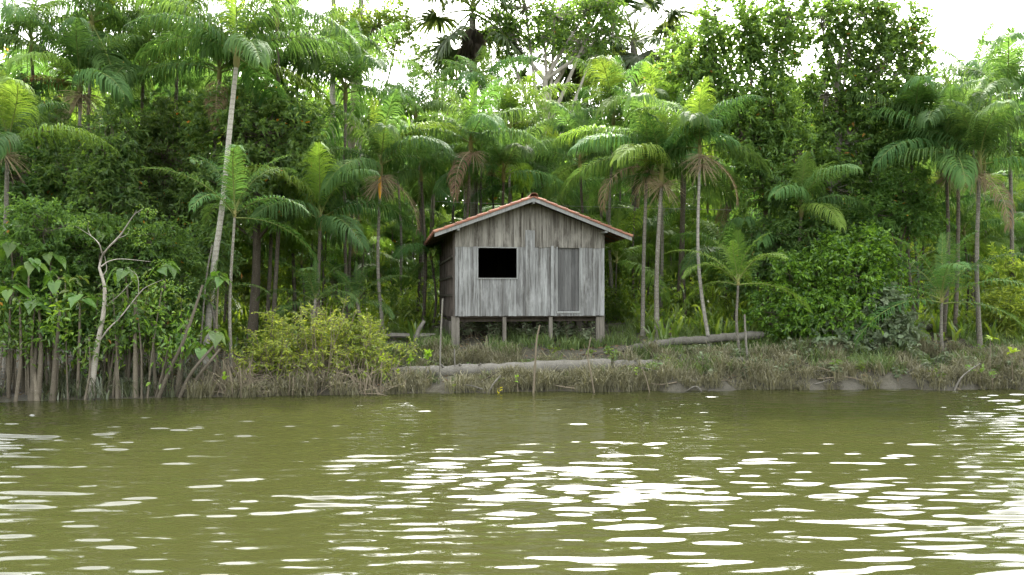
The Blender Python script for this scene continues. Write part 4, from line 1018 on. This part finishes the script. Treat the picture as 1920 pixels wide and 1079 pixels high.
# leaning poles, stakes, sticks and stumps
def stick(name, label, cat, pts, r0, r1, D, mat='twig', group=None, sides=7, rough=0.1):
    p0 = at(pts[0][0], pts[0][1], D); o_ = np.array((p0[0], D, max(gz(p0[0], D), -0.2)))
    if abs(p0[2] - o_[2]) > 0: pass
    P = [at(p[0], p[1], D + (p[2] if len(p) > 2 else 0)) - o_ for p in pts]
    if P[0][2] > -0.05: P[0] = P[0] * 1.0; P[0][2] = -0.12
    n = max(8, 4 * len(P)); mb = MB(); tube(mb, smooth_path(P, n), np.linspace(r0, r1, n), sides, 0, True, np.random.default_rng(int(pts[0][0])), rough)
    o = mb.build(name, M[mat], None, True); o.location = o_
    return tag(o, label, cat, group)
GL = 'poles leaning in the left shore thicket'
stick('leaning_pole', 'longest pole leaning right on the left shore, reaching up to the leaning palm', 'pole', [(294, 747), (320, 690), (346, 635), (380, 535, 0.4)], 0.055, 0.03, 17.9, 'stem_mud', GL)
stick('leaning_pole', 'thick short pole leaning right at the waterline, left one of two', 'pole', [(333, 745), (352, 712), (372, 682), (400, 650, 0.3)], 0.05, 0.03, 17.95, 'stem_mud', GL)
stick('leaning_pole', 'thick short pole leaning right at the waterline, right one of two', 'pole', [(350, 742), (368, 712), (392, 680), (412, 655, 0.3)], 0.045, 0.03, 18.1, 'stem_mud', GL)
stick('leaning_pole', 'slim pale pole beside the leaning palm trunk', 'pole', [(370, 640), (386, 530), (398, 460)], 0.03, 0.02, 20.2, 'trunk', GL)
stick('tall_stake', 'tall dark stake standing in the bank before the left corner of the hut', 'stake', [(825, 716), (826, 640), (830, 560)], 0.026, 0.022, 19.6, 'log')
stick('stake', 'pale crooked stake in the water before the middle of the hut', 'stake', [(999, 742), (1003, 690), (1006, 640), (1012, 610)], 0.03, 0.02, 18.8, 'twig', 'stakes in the shallow water')
stick('stake', 'thin wavy stake in the water before the right corner of the hut', 'stake', [(1116, 738), (1108, 700), (1102, 668), (1108, 632)], 0.022, 0.014, 18.9, 'twig', 'stakes in the shallow water')
stick('stick', 'short broken stick leaning right out of the water before the long log', 'stick', [(911, 740), (924, 722), (939, 704)], 0.022, 0.018, 18.8, 'log')
stick('stake', 'short dark stake standing before the long log', 'stake', [(852, 712), (853, 690), (852, 655)], 0.022, 0.018, 20.0, 'log')
stick('stick', 'thin reddish-tipped stick at the water right of the hut', 'stick', [(1222, 738), (1213, 715), (1200, 680)], 0.014, 0.008, 19.0, 'twig')
stick('stick', 'bent branch rising out of the water at the right', 'stick', [(1786, 732), (1800, 712), (1818, 695), (1838, 682)], 0.026, 0.014, 19.4, 'log')
stick('stick', 'long twig lying out over the water below the bare earth bank', 'stick', [(1322, 715), (1305, 725), (1280, 738)], 0.022, 0.012, 19.2, 'log')
stick('stick', 'thin twig lying at the foot of the bare earth bank', 'stick', [(1362, 727), (1340, 732), (1318, 736)], 0.014, 0.008, 19.2, 'log')
stick('stick', 'short stake on the bank before the young yellowish palm', 'stick', [(1402, 660), (1398, 630), (1396, 590)], 0.035, 0.028, 21.3, 'log')
stick('stump', 'dry grey stump leaning against the grey plank left of the hut', 'stump', [(776, 640), (784, 622), (796, 602)], 0.075, 0.06, 22.8, 'log')
GW = 'cut stakes along the waterline left of the hut'
for i, (px, py, qx, qy, lab) in enumerate(((682, 742, 688, 710, 'short pale cut stake at the waterline right of the yellow-green bushes'), (755, 740, 760, 712, 'short cut stake at the waterline near the bright saplings'), (548, 746, 550, 708, 'straight pale stake at the waterline under the yellow-green bushes, left one of the close pair'), (541, 746, 543, 700, 'straight pale stake at the waterline under the yellow-green bushes, right one of the close pair'), (452, 746, 450, 690, 'tall pale stake in the water left of the yellow-green bushes'), (437, 746, 430, 700, 'pale leaning stake in the water beside the low arum plants'), (572, 744, 578, 700, 'grey stake under the tallest yellow-green bush'), (622, 744, 618, 715, 'grey stake under the yellow-green bushes nearest the hut'))):
    stick('stake', lab, 'stake', [(px, py), ((px + qx) / 2 + 1, (py + qy) / 2), (qx, qy)], 0.022, 0.017, float(shore((px - CX) / F * 18.4)) + 0.02, 'twig', GW)

# twig tangle under the yellow-green bushes (each tangle one dead bush)
for i, (px0, px1, lab) in enumerate(((385, 480, 'tangle of dead brown twigs at the waterline left of the yellow-green bushes'), (480, 600, 'dense tangle of dead brown twigs under the leftmost yellow-green bush'), (590, 720, 'dense tangle of dead brown twigs under the yellow-green bush nearest the hut'))):
    cxp = (px0 + px1) / 2; D = float(shore((cxp - CX) / F * 18.5)) + 0.45; bx = (cxp - CX) / F * D; B = np.array((bx, D, gz(bx, D))); mb = MB()
    for k in range(150):
        x0 = rsn.uniform(px0, px1); d0 = D + rsn.uniform(-0.4, 1.0); p0 = np.array(((x0 - CX) / F * d0, d0, 0)); p0[2] = gz(p0[0], p0[1]) - 0.05
        ang = rsn.normal(0, 0.75); l = rsn.uniform(0.5, 1.25); d = np.array((math.sin(ang), rsn.normal(0, 0.3), abs(math.cos(ang)) * 0.9))
        p2 = p0 + d * l - Zu * 0.18 * abs(ang) * l; p1 = (p0 + p2) / 2 + Zu * 0.12 + rsn.normal(0, 0.05, 3)
        tube(mb, smooth_path([p0 - B, p1 - B, p2 - B], 6), np.linspace(0.011, 0.004, 6), 4, 0, False)
    o = mb.build('twig_tangle', M['twig'], None, True); o.location = B; tag(o, lab, 'dead bush', 'dead twig tangles at the water')

# logs
def log(label, pts, r0, r1, D0_, D1_, mat='log', name='fallen_log', n=14):
    P = np.array([at(px, py, D0_ + (D1_ - D0_) * i / (len(pts) - 1)) for i, (px, py) in enumerate(pts)]); o_ = P[0].copy()
    mb = MB(); n = 30; PP = smooth_path(P - o_, n) + rsn.normal(0, 0.012, (n, 3)); tube(mb, PP, np.linspace(r0, r1, n) * (1 + rsn.normal(0, 0.05, n)) * np.interp(np.arange(n), [0, 1, n - 3, n - 1], [0.75, 1, 1, 0.8]), 16, 0, True, rsn, 0.06)
    for q in range(3):
        c = PP[int(rsn.integers(4, n - 4))]; dd = nrm(np.array((rsn.normal(0, 0.5), -0.5, 0.9))); tube(mb, np.array([c, c + dd * (r0 + 0.03), c + dd * (r0 + rsn.uniform(0.06, 0.14))]), [0.045, 0.035, 0.022], 7)
    o = mb.build(name, M[mat], None, True); o.location = o_
    return tag(o, label, 'log', 'fallen logs on the bank')
log('long pale fallen log lying on the mud before the hut', [(735, 700), (860, 697), (1000, 691), (1145, 685)], 0.16, 0.20, 19.9, 20.4)
log('pale log half sunk in the grass right of the long log', [(1150, 686), (1260, 682), (1390, 674)], 0.15, 0.10, 20.6, 21.0)
log('grey log on the upper bank between the palm foot and the big bush', [(1185, 654), (1250, 643), (1330, 636), (1430, 628)], 0.11, 0.13, 21.9, 22.9)
log('thin dark log sloping down the mud before the right stilts', [(980, 672), (1080, 667), (1180, 655), (1240, 642)], 0.05, 0.10, 21.6, 22.3, 'log_dark')
log('grey log behind the bank grass at the right, left of the young palm', [(1660, 612), (1720, 613), (1770, 613)], 0.10, 0.10, 24.6, 24.8)
log('grey log behind the bank grass at the right edge', [(1840, 612), (1890, 611), (1960, 610)], 0.10, 0.10, 24.6, 24.8)
mb = MB(); p0 = at(714, 630, 23.5); p1 = at(806, 631, 23.2)
for k in range(2):
    tube(mb, np.linspace(p0, p1, 4) - p0 + np.array((0.15 * k, 0.3 * k, 0.03 * k)), 0.05, 4)
o = mb.build('plank', M['log']); o.location = p0; tag(o, 'grey plank lying on the bank left of the hut', 'plank')

# saplings along the water
GP = 'bright saplings along the water'
def sapling(px, py, D, label, mat, nl, size, seed, sway=6):
    rng = np.random.default_rng(seed); bpx = px + rng.uniform(-sway, sway); bx = (bpx - CX) / F * D; B = np.array((bx, D, gz(bx, D))); top = at(px, py, D) - B
    root = empty('sapling', B, 0, label, 'sapling', GP)
    mb = MB(); tube(mb, smooth_path([(0, 0, -0.15), top * 0.5 + rng.normal(0, 0.02, 3), top], 7), np.linspace(0.012, 0.006, 7), 5); mb.build('stem', M['twig'], root, True)
    lf = MB(); P = top + rng.normal(0, 0.025, (nl, 3)) - Zu * rng.uniform(0, 0.16, (nl, 1)); d = rng.normal(0, 1, (nl, 3)) * (1, 1, 0.5) + Zu * 0.8
    leaves(lf, P, d, size * rng.uniform(0.7, 1.2, nl), size * 0.55, rng, 0.15, 0.1); lf.build('foliage', M[mat], root)
for i, (px, py, D, lab, mt, nl, sz) in enumerate(((770, 668, 19.2, 'lime sapling left of the tall dark stake, leftmost of the pair', 'lf_lime', 14, 0.16), (802, 662, 19.3, 'lime sapling beside the tall dark stake, bushier of the pair', 'lf_lime', 20, 0.16), (851, 722, 18.95, 'tiny lime seedling at the water before the long log', 'lf_lime', 12, 0.11), (936, 728, 18.8, 'tiny bright yellow seedling standing in the water', 'lf_bright_yellow', 7, 0.10), (969, 706, 19.0, 'thin seedling with one yellow-green tip right of the yellow seedling', 'lf_lime', 6, 0.11),
        (718, 668, 19.2, 'lime sapling at the right edge of the yellow-green bushes', 'lf_lime', 10, 0.14), (1195, 690, 19.4, 'sapling with an orange and green tip right of the long log', 'lf_lime', 6, 0.09), (1898, 655, 19.9, 'lime sapling near the right edge of the photo', 'lf_lime', 12, 0.15), (1857, 632, 20.3, 'lime sapling left of the right-edge sapling, higher one', 'lf_lime', 7, 0.16), (420, 702, 18.1, 'bright lime leaf shoot among the low arum plants', 'lf_lime', 8, 0.14), (1840, 690, 19.7, 'dull sapling beside the bent branch at the right', 'lf_arum', 10, 0.12), (1818, 690, 19.7, 'dull sapling over the bent branch at the right', 'lf_arum', 10, 0.12), (1860, 700, 19.6, 'low sapling right of the bent branch', 'lf_arum', 8, 0.12), (745, 690, 19.1, 'thin pale sapling left of the lime pair', 'lf_lime', 6, 0.12))):
    sapling(px, py, D, lab, mt, nl, sz, 800 + i)

# weeds under the hut
def weed(px, py, D, h, seed, label, mat='lf_dusty', group='leafy weeds under the hut', nl=26):
    rng = np.random.default_rng(seed); bx = (px - CX) / F * D; B = np.array((bx, D, gz(bx, D))); root = empty('weed', B, 0, label, 'weed', group); mb, lf = MB(), MB()
    for k in range(3):
        t = np.array((rng.normal(0, 0.12), rng.normal(0, 0.1), h * rng.uniform(0.6, 1.0))); tube(mb, smooth_path([(0, 0, -0.05), t * 0.5 + rng.normal(0, 0.02, 3), t], 5), np.linspace(0.009, 0.004, 5), 4)
        s_ = np.linspace(0.35, 1, nl // 3)[:, None]; leaves(lf, t * s_, rng.normal(0, 1, (len(s_), 3)) * (1, 1, 0.3) + Zu * 0.3, rng.uniform(0.10, 0.19, len(s_)), rng.uniform(0.045, 0.07, len(s_)), rng)
    mb.build('stem', M['twig'], root); lf.build('foliage', M[mat], root)
for i in range(30):
    px = 874 + i * 8.4 + rs.uniform(-4, 4); weed(px, 0, 23.0 + rs.uniform(0.0, 1.6), rs.uniform(0.4, 0.85), 300 + i, 'dusty leafy weed growing in the shade under the hut floor', nl=44)
for i in range(14):
    px = 880 + i * 18 + rs.uniform(-5, 5); weed(px, 0, 27.8 + rs.uniform(0.0, 1.4), rs.uniform(0.7, 1.0), 340 + i, 'green weed growing behind the rear stilts of the hut', 'lf_mid', 'green weeds behind the hut stilts', 40)
for i in range(40):
    px = 1290 + i * 15.6 + rs.uniform(-6, 6); x_ = (px - CX) / F * 20.5; weed(px, 0, float(shore(x_)) + rs.uniform(0.1, 2.6), rs.uniform(0.25, 0.55), 380 + i, 'mud-dusted weed on the slope below the bushes right of the hut', 'lf_dusty', 'mud-dusted weeds on the right bank slope', 30)

# small fallen sticks on the mud
for i in range(46):
    px = rs.uniform(880, 1915) if i < 34 else rs.uniform(430, 880); x_ = (px - CX) / F * 20; y_ = float(shore(x_)) + rs.choice((0.02, 0.1, 0.25, 0.5, 0.9, 1.4)); l = rs.uniform(0.25, 0.95); a = rs.uniform(-0.5, 0.5) + rs.choice((0, math.pi)); lift = rs.uniform(0.0, 0.35)
    B = np.array((x_, y_, gz(x_, y_) + 0.03)); e = np.array((math.cos(a) * l, math.sin(a) * l * 0.5, 0)); e[2] = gz(x_ + e[0], y_ + e[1]) + lift - B[2] + 0.02
    mb = MB(); tube(mb, smooth_path([(0, 0, 0), e * 0.5 + rsn.normal(0, 0.03, 3), e], 7), np.linspace(0.016, 0.006, 7) * rs.uniform(0.7, 1.5), 5, 0, True, rsn, 0.1)
    f_ = e * 0.6; tube(mb, np.array([f_, f_ + np.array((rs.uniform(-0.15, 0.15), -0.05, rs.uniform(0.08, 0.25)))]), [0.006, 0.003], 4)
    o = mb.build('fallen_stick', M[rs.choice(('twig', 'log', 'log_dark'))], None, True); o.location = B; tag(o, 'small forked stick washed up on the muddy river bank', 'stick', 'fallen sticks on the mud')
# low green plants on the bank
for i in range(36):
    px = rs.uniform(730, 1915); x_ = (px - CX) / F * 20.5; y_ = float(shore(x_)) + rs.uniform(0.15, 2.8)
    if 19.4 < y_ < 20.5 and -3.4 < x_ < 2.9: y_ += 1.2
    weed(px * 0 + CX + x_ / y_ * F, 0, y_, rs.uniform(0.15, 0.35), 900 + i, 'low fresh green plant growing from the bank mud', 'lf_light', 'low green plants on the bank', 24)

# wire behind the hut
mb = MB(); p0 = at(815, 378, 29.0); p1 = at(1925, 398, 27.5); t = np.linspace(0, 1, 40)[:, None]
tube(mb, (p1 - p0) * t - Zu * 1.2 * t * (1 - t) * 0.4, 0.007, 4); o = mb.build('wire', M['frame']); o.location = p0; tag(o, 'thin pale wire strung between the palms behind the hut', 'wire')
# white float on the river
mb = MB(); t = np.linspace(-1, 1, 9); tube(mb, np.stack([t * 0.055, 0 * t, 0 * t], -1), np.sqrt(np.maximum(0.02, 1 - t ** 2)) * 0.028, 9)
o = mb.build('floating_scrap', M['frame'], None, True); q = at(60, 780, EYE * F / 220); o.location = (q[0], q[1], 0.0); tag(o, 'small pale scrap floating on the river at the left', 'debris')
